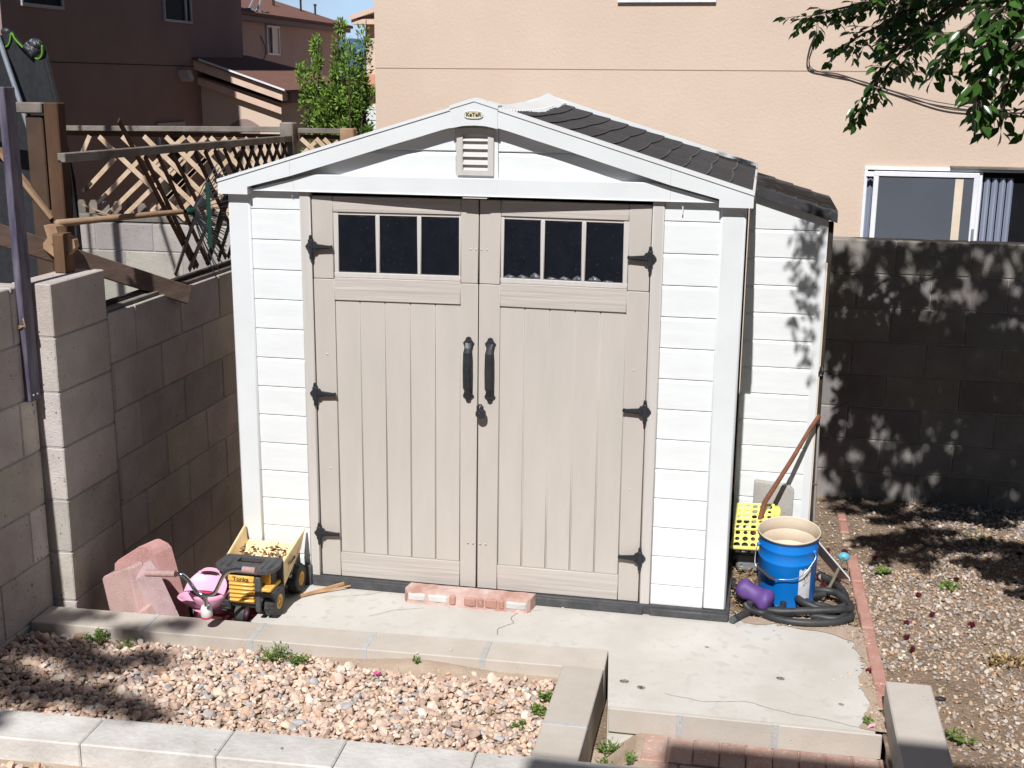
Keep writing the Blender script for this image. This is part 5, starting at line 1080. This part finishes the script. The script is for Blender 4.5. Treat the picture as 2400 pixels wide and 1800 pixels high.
m = MB(); R = Matrix.Translation((1.715, .60, .125)) @ Matrix.Rotation(math.radians(48), 4, 'Y') @ Matrix.Rotation(math.radians(-35), 4, 'X'); m.cbox(-.145, .145, -.05, .05, -.004, .004, .002, 1, R); o = m.build('white_panel', M('offwhite_plastic', (.70, .66, .68), rough=.5)); tag(o, 'off-white plastic panel leaning behind the right side of the blue bucket', 'panel')
m = MB(); R = Matrix.Translation((1.475, .70, .40)) @ Matrix.Rotation(math.radians(50), 4, 'Y'); m.cbox(-.05, .05, -.04, .04, -.004, .004, .002, 1, R); o = m.build('white_scrap', white_pl); tag(o, 'small white plastic scrap between the yellow basket and the grey slab', 'scrap')
bpy.data.objects.remove(o)
t = thing('toy_spade', (1.75, .5, 0), 'toy spade with drab stick handle and bright blue cap, right of the bucket', 'toy')
m = MB(); m.tube([(1.690, .33, .012), (1.738, .46, .05), (1.800, .66, .105)], .0085, 8); m.build('stick', M('olive_stick', (.20, .18, .13), (.13, .11, .08), rough=.8), t, smooth=60)
m = MB(); sph(m, (1.806, .70, .10), .029, 14, 9, (1.05, .8, .85)); m.build('cap', cyan_pl, t, smooth=180)
m = MB(); sph(m, (1.70, .60, .018), .022, 12, 8, (1.1, .8, .9)); o = m.build('pink_ball', M('mottled_pink', (.75, .42, .52), (.5, .25, .35), rough=.5, vs=60), smooth=180); tag(o, 'small mottled pink ball on the ground just right of the bucket', 'ball')
# purple toy: two lobes joined by a waist
m = MB(); n = 16; ring = []
cs = [(-.090, .018), (-.082, .046), (-.060, .056), (-.035, .050), (-.012, .046), (.008, .046), (.03, .048), (.055, .062), (.080, .060), (.094, .044), (.098, .015)]
ax = Vector((.86, -.36, -.28)).normalized(); sd_ = ax.cross(Vector((0, 0, 1))).normalized(); upv = sd_.cross(ax)
V = []; F = []
for i, (d, r_) in enumerate(cs):
    for k in range(n): a = 2 * PI * k / n; jn = .007 * mnoise.noise(Vector((d * 40, a * 1.3, 5))); V.append(Vector((1.352, .135, .088)) + ax * (d + jn) + (sd_ * math.cos(a) + upv * math.sin(a)) * jn * 1.3 + sd_ * r_ * 1.0 * math.cos(a) + upv * r_ * .95 * math.sin(a))
for i in range(len(cs) - 1):
    for k in range(n): F.append((i * n + k, i * n + (k + 1) % n, (i + 1) * n + (k + 1) % n, (i + 1) * n + k))
F += [tuple(range(n)), tuple(range((len(cs) - 1) * n, len(cs) * n))]
t = thing('purple_float', (1.352, .135, 0), 'purple two-lobed plastic toy lying in front of the blue bucket', 'toy')
m.add(V, F); o = m.build('body', purple_pl, t, smooth=60); sb = o.modifiers.new('sub', 'SUBSURF'); sb.levels = 1; sb.render_levels = 2
m = MB(); m.cbox(1.318, 1.350, .080, .105, .040, .070, .006); m.build('slot', ink_m, t, smooth=38)
# coiled rubber hose
t = thing('garden_hose', (1.55, .15, 0), 'thick black rubber hose coiled on the ground in front of the blue bucket', 'hose')
H = [(1.68, .62, .02), (1.74, .55, .02), (1.785, .45, .02), (1.80, .32, .024), (1.785, .22, .03), (1.70, .15, .03), (1.60, .165, .05), (1.56, .22, .055), (1.585, .30, .055), (1.66, .345, .05), (1.745, .34, .045), (1.80, .25, .04), (1.81, .16, .045), (1.74, .115, .05), (1.62, .09, .045), (1.48, .075, .035), (1.38, .105, .03), (1.31, .19, .026), (1.265, .32, .022), (1.245, .44, .02)]
m = MB(); m.tube(smooth_pts(H, 8), .0185, 12); m.build('coil', hose_m, t, smooth=180)
H2 = [(1.31, .10, .05), (1.335, .08, .03), (1.40, .06, .026), (1.455, .115, .022), (1.49, .15, .02), (1.50, .22, .025), (1.55, .285, .03), (1.63, .31, .03), (1.70, .345, .032)]
m = MB(); m.tube(smooth_pts(H2, 8), .0165, 12); m.build('coil', hose_m, t, smooth=180)
H3 = [(1.80, .20, .02), (1.81, .12, .02), (1.75, .05, .02), (1.66, .015, .02), (1.55, .0, .02), (1.46, .02, .02), (1.40, .06, .02), (1.345, .09, .02)]
m = MB(); m.tube(smooth_pts(H3, 8), .0185, 12); m.build('coil', hose_m, t, smooth=180)
H4 = [(1.62, .10, .02), (1.70, .08, .02), (1.76, .09, .02), (1.79, .14, .03)]
m = MB(); m.tube(smooth_pts(H4, 8), .017, 12); m.build('coil', hose_m, t, smooth=180)
H5 = [(1.56, .20, .02), (1.64, .235, .02), (1.72, .21, .02), (1.76, .16, .02)]
m = MB(); m.tube(smooth_pts(H5, 8), .015, 10); m.build('coil', hose_m, t, smooth=180)
m = MB(); m.tube([(1.345, .09, .02), (1.30, .03, .018), (1.268, -.015, .018)], .0165, 12); m.tube([(1.262, -.025, .018), (1.252, -.04, .018)], .0170, 12, (3, 3.6, 3.4)); m.build('hose_end', hose_m, t, smooth=50)
# ------------------------------------------------------------------ VEGETATION
def leaves_obj(name, P, D, Nn, L, W, mat, parent=None, tint=None, kind=None, detailed=True):
    """P base points, D directions, Nn normals; numpy leaf builder"""
    P, D, Nn = np.asarray(P, float), np.asarray(D, float), np.asarray(Nn, float); n = len(P); L = np.broadcast_to(L, n)[:, None]; W = np.broadcast_to(W, n)[:, None]
    D = D / (np.linalg.norm(D, axis=1, keepdims=True) + 1e-9); S_ = np.cross(D, Nn); S_ /= (np.linalg.norm(S_, axis=1, keepdims=True) + 1e-9); U = np.cross(S_, D)
    if detailed:
        sp = [(0, 0, 0), (.30, .44, .07), (.65, .40, .06), (1, 0, -.10), (.65, -.40, .06), (.30, -.44, .07), (.30, 0, 0), (.65, 0, -.02)]
        fc = [(0, 6, 1), (1, 6, 7, 2), (2, 7, 3), (0, 5, 6), (5, 4, 7, 6), (4, 3, 7)]
    else:
        sp = [(0, 0, 0), (.5, .5, .05), (1, 0, 0), (.5, -.5, .05)]; fc = [(0, 1, 2, 3)]
    V = np.stack([P + D * L * a + S_ * W * b + U * L * c for a, b, c in sp], 1); nv = len(sp)
    faces = []
    for q in fc: faces.append(np.array(q)[None] + (np.arange(n) * nv)[:, None])
    li = np.concatenate([f.ravel() for f in faces]); tot = np.concatenate([np.full(n, len(q)) for q in fc]); st = np.concatenate([[0], np.cumsum(tot)[:-1]])
    me = bpy.data.meshes.new(name); me.vertices.add(n * nv); me.vertices.foreach_set('co', V.ravel()); me.loops.add(len(li)); me.loops.foreach_set('vertex_index', li.astype(np.int32))
    me.polygons.add(len(tot)); me.polygons.foreach_set('loop_start', st.astype(np.int32)); me.polygons.foreach_set('loop_total', tot.astype(np.int32)); me.update(); me.validate()
    C = np.ones((n, nv, 4)); tt = .75 + .5 * rng.random((n, 1)) if tint is None else np.asarray(tint).reshape(n, 1); C[:, :, :3] = tt[:, :, None] * np.array([1, 1, 1])
    a = me.attributes.new('tint', 'FLOAT_COLOR', 'POINT'); a.data.foreach_set('color', C.astype(np.float32).ravel())
    me.materials.append(mat); me.shade_smooth()
    o = bpy.data.objects.new(name, me); COL.objects.link(o)
    if parent is not None: me.transform(wmat(parent).inverted()); o.parent = parent
    if kind: o['kind'] = kind
    return o
vr = np.random.default_rng(21)
def shoot(p, d, L, PP, DD, NN, tw, step=.021, droop=.25):
    """a leafy twig: alternate leaves along a drooping path"""
    p = np.array(p, float); d = np.array(d, float); d /= np.linalg.norm(d); pts = [tuple(p)]; s = 0; side = 1
    while s < L:
        d = d + np.array([0, 0, -droop * step * 6]) * .5 + vr.normal(size=3) * .07; d /= np.linalg.norm(d); p = p + d * step; s += step; pts.append(tuple(p))
        sd = np.cross(d, [0, 0, 1]); sd /= np.linalg.norm(sd) + 1e-6
        ld = d * .55 + sd * side * .9 + np.array([0, 0, -.35]) + vr.normal(size=3) * .22
        PP.append(p + ld * .006); DD.append(ld); NN.append(np.array([0, -.35, 1]) + vr.normal(size=3) * .45); side = -side
    PP.append(p); DD.append(d); NN.append(np.array([0, -.3, 1]) + vr.normal(size=3) * .3)
    tw.append(pts)
tree = thing('broadleaf_tree', (3.6, -1.0, 0), 'dark glossy broadleaf tree whose branches hang into the upper right corner', 'tree')
PP, DD, NN, TW = [], [], [], []
MAIN = [
 [(2.6, 2.95), (2.2, 2.87), (1.95, 2.80), (1.70, 2.775), (1.52, 2.745), (1.42, 2.72)],
 [(1.95, 2.90), (1.75, 2.76), (1.66, 2.70), (1.58, 2.655), (1.54, 2.63)],
 [(2.0, 2.85), (1.78, 2.68), (1.66, 2.56), (1.61, 2.48), (1.59, 2.42)],
 [(1.95, 2.82), (1.80, 2.70), (1.76, 2.62), (1.73, 2.57)],
 [(2.3, 2.85), (1.98, 2.72), (1.87, 2.62), (1.84, 2.56)],
 [(2.5, 2.85), (2.2, 2.72), (2.03, 2.61), (1.95, 2.52), (1.95, 2.45)],
 [(2.5, 2.80), (2.2, 2.65), (2.10, 2.53), (2.09, 2.40)],
 [(2.5, 2.85), (2.18, 2.68), (2.13, 2.5), (2.16, 2.38)],
 [(1.9, 2.92), (1.72, 2.82), (1.60, 2.76)], [(2.1, 2.95), (1.85, 2.83), (1.72, 2.74), (1.68, 2.66)], [(2.4, 2.95), (2.1, 2.85), (1.95, 2.75), (1.90, 2.68)],
 [(2.4, 2.9), (2.15, 2.8), (2.05, 2.70), (2.0, 2.60)]]
BR = []
for q, mp_ in enumerate(MAIN):
    near = q in (4, 5, 6, 7, 10, 11); kk = 1.0 if near else 1.343; yy = (-1.2 if near else .3) + .2 * math.sin(q * 2.3)
    P3 = smooth_pts([(1.2786 + (x - 1.2786) * kk, yy + .03 * i, 2.4922 + (z - 2.4922) * kk) for i, (x, z) in enumerate(mp_)], 10); BR.append((P3, .0075 if q > 0 else .009))
    acc = 0; nxt = .1
    for i in range(1, len(P3)):
        acc += (P3[i] - P3[i - 1]).length
        if acc > nxt and P3[i].x < 2.75:
            nxt += .028; d = (P3[i] - P3[i - 1]).normalized(); sd = Vector((vr.normal() * .7, vr.normal() * .9, -.35 + vr.normal() * .45)); fr = i / len(P3)
            shoot(P3[i], d * .6 + sd * .8, (.07 + .13 * vr.random()) * (1.0 - .4 * fr), PP, DD, NN, TW)
    shoot(P3[-1], (P3[-1] - P3[-3]).normalized(), .05, PP, DD, NN, TW)
leaves_obj('foliage', PP, DD, NN, .046 + .022 * vr.random(len(PP)), .026 + .009 * vr.random(len(PP)), leaf_m, tree)
m = MB()
for t_ in TW: m.tube(t_[::2] + [t_[-1]], .0014, 3, cap=False)
m.build('twigs', bark_m, tree)
m = MB()
for P3, r_ in BR:
    n = len(P3); m.tube(P3, [r_ * (1.3 - 1.0 * i / n) for i in range(n)], 6)
SC = lambda x, z: (1.2786 + (x - 1.2786) * 1.343, .3, 2.4922 + (z - 2.4922) * 1.343)
for P3, r_ in (([(3.6, -.8, 3.2), SC(2.4, 2.95), SC(2.2, 2.82), SC(2.10, 2.74), SC(1.97, 2.62)], .022), ([(3.6, -.8, 3.1), SC(2.4, 2.9), SC(2.10, 2.76), SC(2.06, 2.66), SC(2.0, 2.52)], .02), ([(3.6, -.8, 3.0), SC(2.5, 2.95), SC(2.15, 2.80), SC(1.85, 2.74)], .016)):
    pp_ = smooth_pts(P3, 6); n = len(pp_); m.tube(pp_, [r_ * (1.2 - .75 * i / n) for i in range(n)], 8)
for q in range(16):
    a = q * 2.4; e = Vector((3.5 + 1.3 * math.cos(a), -1.1 + .8 * math.sin(a), 3.6 + .9 * math.sin(q * 1.7))); pp_ = smooth_pts([(3.6, -1, 2.0 + .05 * q), Vector((3.6, -1, 2.6)).lerp(e, .45) + Vector((0, 0, .15)), e], 5); n = len(pp_); m.tube(pp_, [.035 * (1.1 - .8 * i / n) for i in range(n)], 7)
m.build('branches', bark_m, tree)
m = MB(); pp_ = smooth_pts([(3.62, -1.0, -.1), (3.6, -1.02, .8), (3.63, -.98, 1.6), (3.6, -1.0, 2.9)], 6); m.tube(pp_, [.12 - .055 * i / len(pp_) for i in range(len(pp_))], 14); m.build('trunk', bark_m, tree, smooth=180)
# crown above and right of the frame: it is what shades the back wall
camloc = np.array([1.2786, -5.571, 2.4922]); R_ = np.array([list(r2), list(u2), list(fw)])
def in_view(P, mg=1.03):
    q = (P - camloc) @ R_.T; z = np.maximum(q[:, 2], .01); return (q[:, 2] > 0) & (np.abs(q[:, 0] / z) < 1200 / 2893.9 * mg) & (np.abs(q[:, 1] / z) < 900 / 2893.9 * mg)
N0 = 230000; X = 1.02 + 5.0 * vr.random(N0); Sg = .2 + 5.6 * vr.random(N0)
nz = np.array([mnoise.noise(Vector((x * 3.2, s_ * 3.2, 7))) for x, s_ in zip(X, Sg)]); nz2 = np.array([mnoise.noise(Vector((x * 9, s_ * 9, 2))) for x, s_ in zip(X, Sg)])
edge = 1.78 + .16 * nz
D_ = ((X > edge) & (Sg > 1.85 + .35 * nz) & (Sg < 3.98)).astype(float)
D_ *= np.where((X < 2.35) & (Sg < 2.75), np.where(nz2 > -.02 - .2 * (2.35 - X), .9, .03), 1)
D_ = np.where((X > 2.0) & (Sg > 2.75), D_ * 1.7, D_)
D_ = np.where((Sg > 3.30) & (Sg < 3.9) & (nz2 > -.10) & (X < 3.2), D_ * .05, D_)
D_ = np.where((X > 2.3) & (Sg < 2.75) & (nz2 > .30), D_ * .1, D_)
D_ = np.maximum(D_, ((X > 1.28) & (X < 1.8) & (Sg > 3.0 + .1 * nz2) & (Sg < 3.75)) * .65)
D_ = np.maximum(D_, ((X > 1.02) & (X < 1.3) & (Sg > 3.86) & (Sg < 4.14) & (nz2 > -.1)) * .8)
for (cx, cs_, rx, rs) in ((1.50, 2.74, .04, .03), (1.49, 2.60, .03, .02), (1.50, 2.46, .035, .02), (1.51, 2.33, .03, .03), (1.53, 2.20, .03, .02), (1.52, 2.55, .03, .03), (1.575, 2.80, .07, .08), (1.555, 2.70, .05, .05), (1.60, 2.62, .035, .06), (1.565, 2.50, .05, .045), (1.55, 2.42, .03, .03), (1.585, 2.36, .03, .05), (1.59, 2.24, .035, .035), (1.575, 2.18, .02, .03), (1.585, 2.10, .03, .03), (1.60, 2.0, .02, .02),
                          (2.64, 1.12, .20, .10), (2.80, .95, .25, .10), (2.5, 1.38, .15, .07), (2.75, 1.45, .3, .10), (2.35, 1.62, .14, .06), (2.1, 1.78, .12, .06), (3.0, 1.2, .3, .3), (2.85, .72, .2, .06)):
    D_ = np.maximum(D_, (((X - cx) / rx) ** 2 + ((Sg - cs_) / rs) ** 2 < 1) * (.62 if rx < .1 else .9))
D_ = np.maximum(D_, ((X > 3.2 + .2 * nz) & (Sg > .5)).astype(float) * .8)
keep = vr.random(N0) < D_ * .85
small = (X < 1.72)
X, Sg, small = X[keep], Sg[keep], small[keep]
n = len(X); Y = np.where(small, -1.15 + .3 * vr.random(n), -2.0 + 2.0 * vr.random(n)); Z = Sg - 1.0875 * Y; Xc = X - .035 * (1.6 - Y)
P = np.stack([Xc, Y, Z], 1); bad = in_view(P); 
for _ in range(4):
    Y = np.where(bad, Y - .6, Y); Z = Sg - 1.0875 * Y; P = np.stack([Xc, Y, Z], 1); bad = in_view(P)
P = P[~bad]; small = small[~bad]; n = len(P)
D3 = vr.normal(size=(n, 3)) + np.array([0, 0, -.9]); N3 = np.array([0, -.7, .9]) + vr.normal(size=(n, 3)) * .6
o = leaves_obj('crown', P, D3, N3, np.where(small, .042, .058), np.where(small, .022, .034), leaf_m, tree, detailed=False)
# second tree standing behind the viewpoint on the left: soft shade over the bed
t2 = thing('shade_tree', (-2.9, -6.6, -.2), 'leafy tree behind the viewpoint that dapples the left end of the gravel bed', 'tree')
Pq = []
for (cx, cy, rx, ry, nn) in ((-1.98, -.70, .16, .12, 300), (-1.80, -.90, .22, .10, 420), (-1.52, -1.02, .16, .07, 260), (-1.30, -.92, .10, .05, 120), (-1.95, -1.25, .28, .16, 700), (-1.62, -1.30, .20, .09, 330), (-1.28, -1.33, .16, .07, 200), (-1.08, -1.40, .11, .05, 110), (-1.48, -.72, .09, .06, 110), (-1.30, -.62, .10, .04, 70), (-1.75, -.60, .15, .04, 70), (-1.72, -1.62, .16, .08, 230), (-1.85, -1.75, .15, .1, 200), (-2.2, -1.2, .3, .5, 600)):
    a = vr.random(nn) * 2 * PI; r_ = np.sqrt(vr.random(nn)); x = cx + rx * r_ * np.cos(a); y = cy + ry * r_ * np.sin(a); dist = 5.2 + 1.6 * vr.random(nn); Pq.append(np.stack([x - .035 * dist, y - dist, 1.0875 * dist], 1))
Pq = np.concatenate(Pq); n = len(Pq)
leaves_obj('crown', Pq, vr.normal(size=(n, 3)), np.array([0, -.7, .9]) + vr.normal(size=(n, 3)) * .5, .062, .036, leaf_m, t2, detailed=False)
m = MB(); pp_ = smooth_pts([(-2.9, -6.6, -.3), (-2.85, -6.6, 2.0), (-2.7, -6.7, 4.0), (-2.2, -6.8, 6.0)], 6); m.tube(pp_, [.13 - .09 * i / len(pp_) for i in range(len(pp_))], 12)
for e in ((-1.3, -6.6, 6.2), (-2.4, -7.0, 7.1), (-1.7, -6.3, 5.6), (-1.5, -7.2, 6.6)): pp_ = smooth_pts([(-2.6, -6.7, 4.3), ((-2.6 + e[0]) / 2, -6.7, (4.6 + e[2]) / 2), e], 5); m.tube(pp_, [.04 - .03 * i / len(pp_) for i in range(len(pp_))], 7)
m.build('trunk', bark_m, t2, smooth=180)
# slim upright trees between the houses
def slim(x0, y0, ztop, w_, label, seed, zb=-.9, nleaf=5200, lean=0):
    t = thing('slim_tree', (x0, y0, zb), label, 'tree', 'slim trees between the houses'); r = np.random.default_rng(seed); PP, DD, NN = [], [], []; m = MB()
    for s_ in range(7):
        a = s_ * 2.4; ex = x0 + w_ * .55 * math.cos(a) + lean; ey = y0 + w_ * .5 * math.sin(a); zt_ = ztop - .12 * s_ - .06 * r.random(); pts_ = smooth_pts([(x0 + .03 * math.cos(a), y0 + .03 * math.sin(a), zb), (x0 + .5 * (ex - x0), y0 + .5 * (ey - y0), .8), (ex, ey, zt_ - .45), (ex + .02, ey, zt_)], 5); m.tube(pts_, [.02 - .017 * i / len(pts_) for i in range(len(pts_))], 6)
        for c_ in range(13):
            h = (c_ + r.random()) / 13; z = .7 + (zt_ - .75) * h; k_ = min(1, max(0, (z - .8) / (zt_ - .8))); wid = w_ * .40 * (1 - .62 * h ** 2.2); aa = r.random() * 6.28; q_ = wid * r.random() ** .6
            cx_ = x0 + (ex - x0) * (.4 + .6 * k_) + q_ * math.cos(aa); cy_ = y0 + (ey - y0) * (.4 + .6 * k_) + q_ * math.sin(aa); cr = (.04 + .075 * r.random()) * (1.15 - .5 * h); up_ = 1.5 + r.random()
            for k in range(nleaf // 91):
                dv = r.normal(size=3); dv /= np.linalg.norm(dv) + 1e-6; rr = cr * r.random() ** .4; PP.append((cx_ + dv[0] * rr, cy_ + dv[1] * rr, z + dv[2] * rr * up_)); DD.append(dv * .8 + np.array([0, 0, .5]) + r.normal(size=3) * .3); NN.append(r.normal(size=3) + np.array([0, -.7, .8]))
    m.build('trunk', bark_m, t); leaves_obj('crown', PP, DD, NN, .040 + .034 * r.random(len(PP)), .015 + .013 * r.random(len(PP)), leaf_c, t, detailed=False, tint=.55 + .9 * r.random(len(PP)))
slim(-3.84, 8.6, 3.24, .36, 'feathery slim green tree nearest the tan house, left one of the pair', 5, nleaf=7600)
slim(-3.44, 8.5, 3.22, .30, 'feathery slim green tree beside the peach wall, right one of the pair', 9, nleaf=7000)
slim(-3.64, 8.9, 2.62, .42, 'lower leafy green tree filling the space under the slim pair', 14, nleaf=6800)
# weeds
def weed(name, x, y, z, rad, hgt, nst, label, seed, lf=.016, mat=weed_m, up=1.0, group=None, cat='weed'):
    r = np.random.default_rng(seed); PP, DD, NN = [], [], []; t = thing(name, (x, y, z), label, cat, group); m = MB()
    for s_ in range(nst):
        a = r.random() * 6.28; q = rad * r.random() ** .6; ex, ey = x + q * math.cos(a), y + q * math.sin(a); h = hgt * (.5 + .5 * r.random()) * (1 - .45 * (q / rad)); p0 = (x + .35 * (ex - x), y + .35 * (ey - y), z); p1 = (ex, ey, z + h)
        m.tube([p0, ((p0[0] + ex) / 2, (p0[1] + ey) / 2, z + h * .6), p1], .0012, 3, cap=False)
        for k in range(9):
            u = .25 + .75 * k / 8; b = r.random() * 6.28; PP.append((p0[0] + (ex - p0[0]) * u, p0[1] + (ey - p0[1]) * u, z + h * u)); DD.append((math.cos(b), math.sin(b), .45 * up)); NN.append(r.normal(size=3) * .35 + np.array([0, 0, 1]))
    m.build('stems', mat, t); leaves_obj('leaves', PP, DD, NN, lf * (.8 + .5 * r.random(len(PP))), lf * .42, mat, t, detailed=False, tint=.6 + .8 * r.random(len(PP)))
weed('weed_clump', -1.62, -.76, -.05, .075, .075, 34, 'dense green weed clump against the kerb at the left end of the bed', 1)
weed('weed_clump', -1.475, -.79, -.05, .055, .04, 14, 'small dark weed right of the dense clump at the left end of the bed', 2)
weed('weed_clump', -.75, -.775, -.05, .09, .095, 30, 'largest green weed clump against the kerb near the middle of the bed', 3)
weed('weed_clump', -.63, -.79, -.05, .07, .06, 18, 'low right part weed beside the largest clump in the bed', 33)
weed('weed_clump', -.12, -.70, -.03, .03, .03, 5, 'tiny sprig on the sandy patch of the gravel bed', 4)
weed('weed_clump', .505, -.87, -.05, .05, .05, 22, 'green weed along the short kerb, upper one at the right end of the bed', 5)
weed('weed_clump', .50, -1.0, -.05, .05, .05, 22, 'green weed along the short kerb, lower one at the right end of the bed', 6)
weed('weed_clump', .43, -1.12, -.05, .045, .03, 9, 'small spreading weed among stones near the short kerb', 7)
weed('weed_clump', .79, -1.0, -.19, .055, .07, 16, 'weed sprouting in the dirt corner below the slab', 8)
weed('weed_clump', .79, -1.17, -.20, .05, .10, 28, 'bushy weed at the foot of the short kerb beside the brick paving', 9)
weed('weed_clump', .90, -1.20, -.1, .035, .05, 7, 'thin weed sprig at the bottom edge by the brick paving', 10)
weed('weed_clump', 2.01, .76, -.01, .06, .045, 10, 'light green broad weed in the gravel just right of the brick edging', 11, lf=.024)
weed('weed_clump', 2.33, .62, -.01, .08, .05, 10, 'pale green weed in the open gravel right of the bucket', 12, lf=.026)
weed('weed_clump', 2.16, -.93, -.01, .07, .05, 11, 'green weed beside the right face of the concrete pillar', 13, lf=.022)
weed('weed_clump', 2.6, 1.42, -.01, .09, .03, 8, 'flat weed in the shaded gravel near the back wall', 14, lf=.022)
weed('weed_clump', 1.83, -.87, -.005, .035, .03, 8, 'tiny weed at the slab corner beside the concrete pillar', 15)
weed('dry_weed', 2.45, -.20, -.01, .10, .05, 20, 'dry brown grass tuft in the gravel at the right edge', 16, mat=dry_m, up=2.5, lf=.03)
weed('dry_weed', 2.05, -.62, -.01, .07, .03, 12, 'dry straw tuft just beyond the concrete pillar', 17, mat=dry_m, up=2, lf=.028)
weed('dry_weed', -.30, -.02, 0, .05, .045, 12, 'wilted leafy scrap at the left end of the washed brick step', 18, mat=dry_m, lf=.02)
o = None
PP, DD, NN = [], [], []
for k in range(950):
    z_ = vr.random()
    if z_ < .42: x, y = 1.245 + .10 * vr.random(), .06 + .55 * vr.random(); z = .0 + .055 * vr.random() * min(1, y * 4)
    elif z_ < .8: x, y = 1.3 + .58 * vr.random(), .0 + 1.2 * vr.random(); z = .002
    else:
        y = -.9 + 1.1 * vr.random(); x = 1.868 - .06 * vr.random() ** 2.5; z = .003
        if math.sin(y * 11) < -.1: continue
    a = vr.random() * 6.28; PP.append((x, y, z)); DD.append((math.cos(a), math.sin(a), .15 * vr.random())); NN.append((vr.normal() * .3, vr.normal() * .3, 1))
o = leaves_obj('dry_litter', PP, DD, NN, .012 + .025 * vr.random(len(PP)), .003 + .006 * vr.random(len(PP)), dry_m, None, detailed=False, kind='stuff', tint=.5 + .9 * vr.random(len(PP))); tag(o, 'dry straw and leaf litter on the soil beside the shed and bucket', 'litter')
PP, DD, NN = [], [], []
for k in range(2600):
    x, y = 1.92 + 1.3 * vr.random(), -1.8 + 3.7 * vr.random()
    if mnoise.noise(Vector((x * 2.5, y * 2.5, 4))) < -.05 and vr.random() > .25: continue
    a = vr.random() * 6.28; PP.append((x, y, -.004 + .008 * vr.random())); DD.append((math.cos(a), math.sin(a), .3 * vr.random())); NN.append((vr.normal() * .3, vr.normal() * .3, 1))
o = leaves_obj('yard_litter', PP, DD, NN, .010 + .03 * vr.random(len(PP)) ** 2, .002 + .005 * vr.random(len(PP)), dry_m, None, detailed=False, kind='stuff', tint=.45 + .9 * vr.random(len(PP))); tag(o, 'dry leaf bits and straw scattered through the right hand gravel', 'litter')
PP, DD, NN = [], [], []
for k in range(500):
    x = -1.1 + .55 * vr.random() if k % 2 else -2.0 + 2.5 * vr.random(); y = -1.80 - .12 * vr.random() if k % 2 else -.76 - .6 * vr.random(); z = -.085 + .02 * vr.random() if k % 2 else -.038
    a = vr.random() * 6.28; PP.append((x, y, z)); DD.append((math.cos(a), math.sin(a), .3 * vr.random())); NN.append((0, vr.normal() * .3, 1))
o = leaves_obj('bed_straw', PP, DD, NN, .015 + .03 * vr.random(len(PP)), .002 + .003 * vr.random(len(PP)), dry_m, None, detailed=False, kind='stuff'); tag(o, 'thin straw bits lying on the pink stones of the bed', 'litter')
# dried red flower heads
g_ = 'dried dark red flower heads on the ground'
FL = [(1.747, 1.029, 'on the soil behind the bucket, left of two'), (1.836, 1.033, 'on the soil behind the bucket, right of two'), (1.991, .968, 'in the gravel just past the far end of the brick edging'), (2.383, .755, 'in open gravel right of the pale weed'), (2.162, .493, 'in gravel at mid distance right of the bricks'),
      (2.203, .269, 'largest one in open gravel level with the hose'), (2.371, .183, 'in gravel right of the largest flower head'), (2.054, -.026, 'in gravel close to the brick edging'), (2.067, -.146, 'in gravel just before the pillar'), (1.858, -.419, 'touching the brick edging beside the slab'), (2.071, .146, 'in gravel between bricks and the largest head'),
      (1.70, .52, 'under the hose right of the bucket'), (1.50, .16, 'inside the hose coil, left'), (1.78, .60, 'on soil between hose and blue cap'), (1.70, .24, 'inside the small hose loop'), (1.33, .24, 'on soil beside the purple toy'), (2.774, 1.20, 'in the shaded gravel at the right edge'), (1.71, .43, 'on soil between bucket and stick')]
proto = None
for i, (x, y, d) in enumerate(FL):
    if proto is None:
        t = thing('flower_head', (0, 0, 0), '', 'flower', g_); m = MB()
        for k in range(46):
            ph = math.acos(1 - 1.2 * (k + .5) / 46); th = k * 2.4; dv = Vector((math.sin(ph) * math.cos(th), math.sin(ph) * math.sin(th), math.cos(ph) * .8)); c = dv * .010; s_ = dv.orthogonal().normalized() * .005; tt = .6 + .9 * vr.random()
            m.add([c - s_, c + dv * .011 + dv.cross(s_) * .8, c + s_, c + dv * .004 - dv.cross(s_)], [(0, 1, 2), (0, 2, 3)], (tt, tt, tt))
        sph(m, (0, 0, 0), .012, 8, 6, (1, 1, .7)); m.build('petals', flower_m, t); proto = t; o = t
    else: o = copy_tree(proto)
    o.location = (x, y, .004 if x < 1.9 else .006); o.rotation_euler = (0, .3 * math.sin(i), i * 1.3); q = .72 + .33 * abs(math.sin(i * 1.9)); o.scale = (q, q, q); o['label'] = 'dried red flower head ' + d
m = MB()
for k in range(14):
    a = k * 2.4; m.add([(0, 0, .0), (.012 * math.cos(a), .012 * math.sin(a), .016), (.018 * math.cos(a + .4), .018 * math.sin(a + .4), .008)], [(0, 1, 2)])
m.v = [(x - .253, y - .832, z - .035) for x, y, z in m.v]; o = m.build('pink_blossom', M('magenta', (.75, .10, .38), rough=.6)); tag(o, 'single bright magenta blossom lying on the stones of the bed', 'flower')
m = MB(); m.add([(1.81, -.925, .003), (1.838, -.92, .012), (1.842, -.90, .016), (1.818, -.898, .008)], [(0, 1, 2, 3)]); m.add([(1.81, -.925, .003), (1.838, -.92, .012), (1.83, -.93, .02)], [(0, 1, 2)]); o = m.build('pink_petal', M('pale_pink', (.80, .45, .55), rough=.6)); tag(o, 'pale pink petal scrap on the slab corner beside the pillar', 'petal')
m = MB(); sph(m, (2.13, -.60, .0), .02, 8, 5, (1.4, .6, .5)); o = m.build('dark_scrap', black_pl, smooth=40); tag(o, 'small black scrap in the gravel right of the concrete pillar', 'scrap')
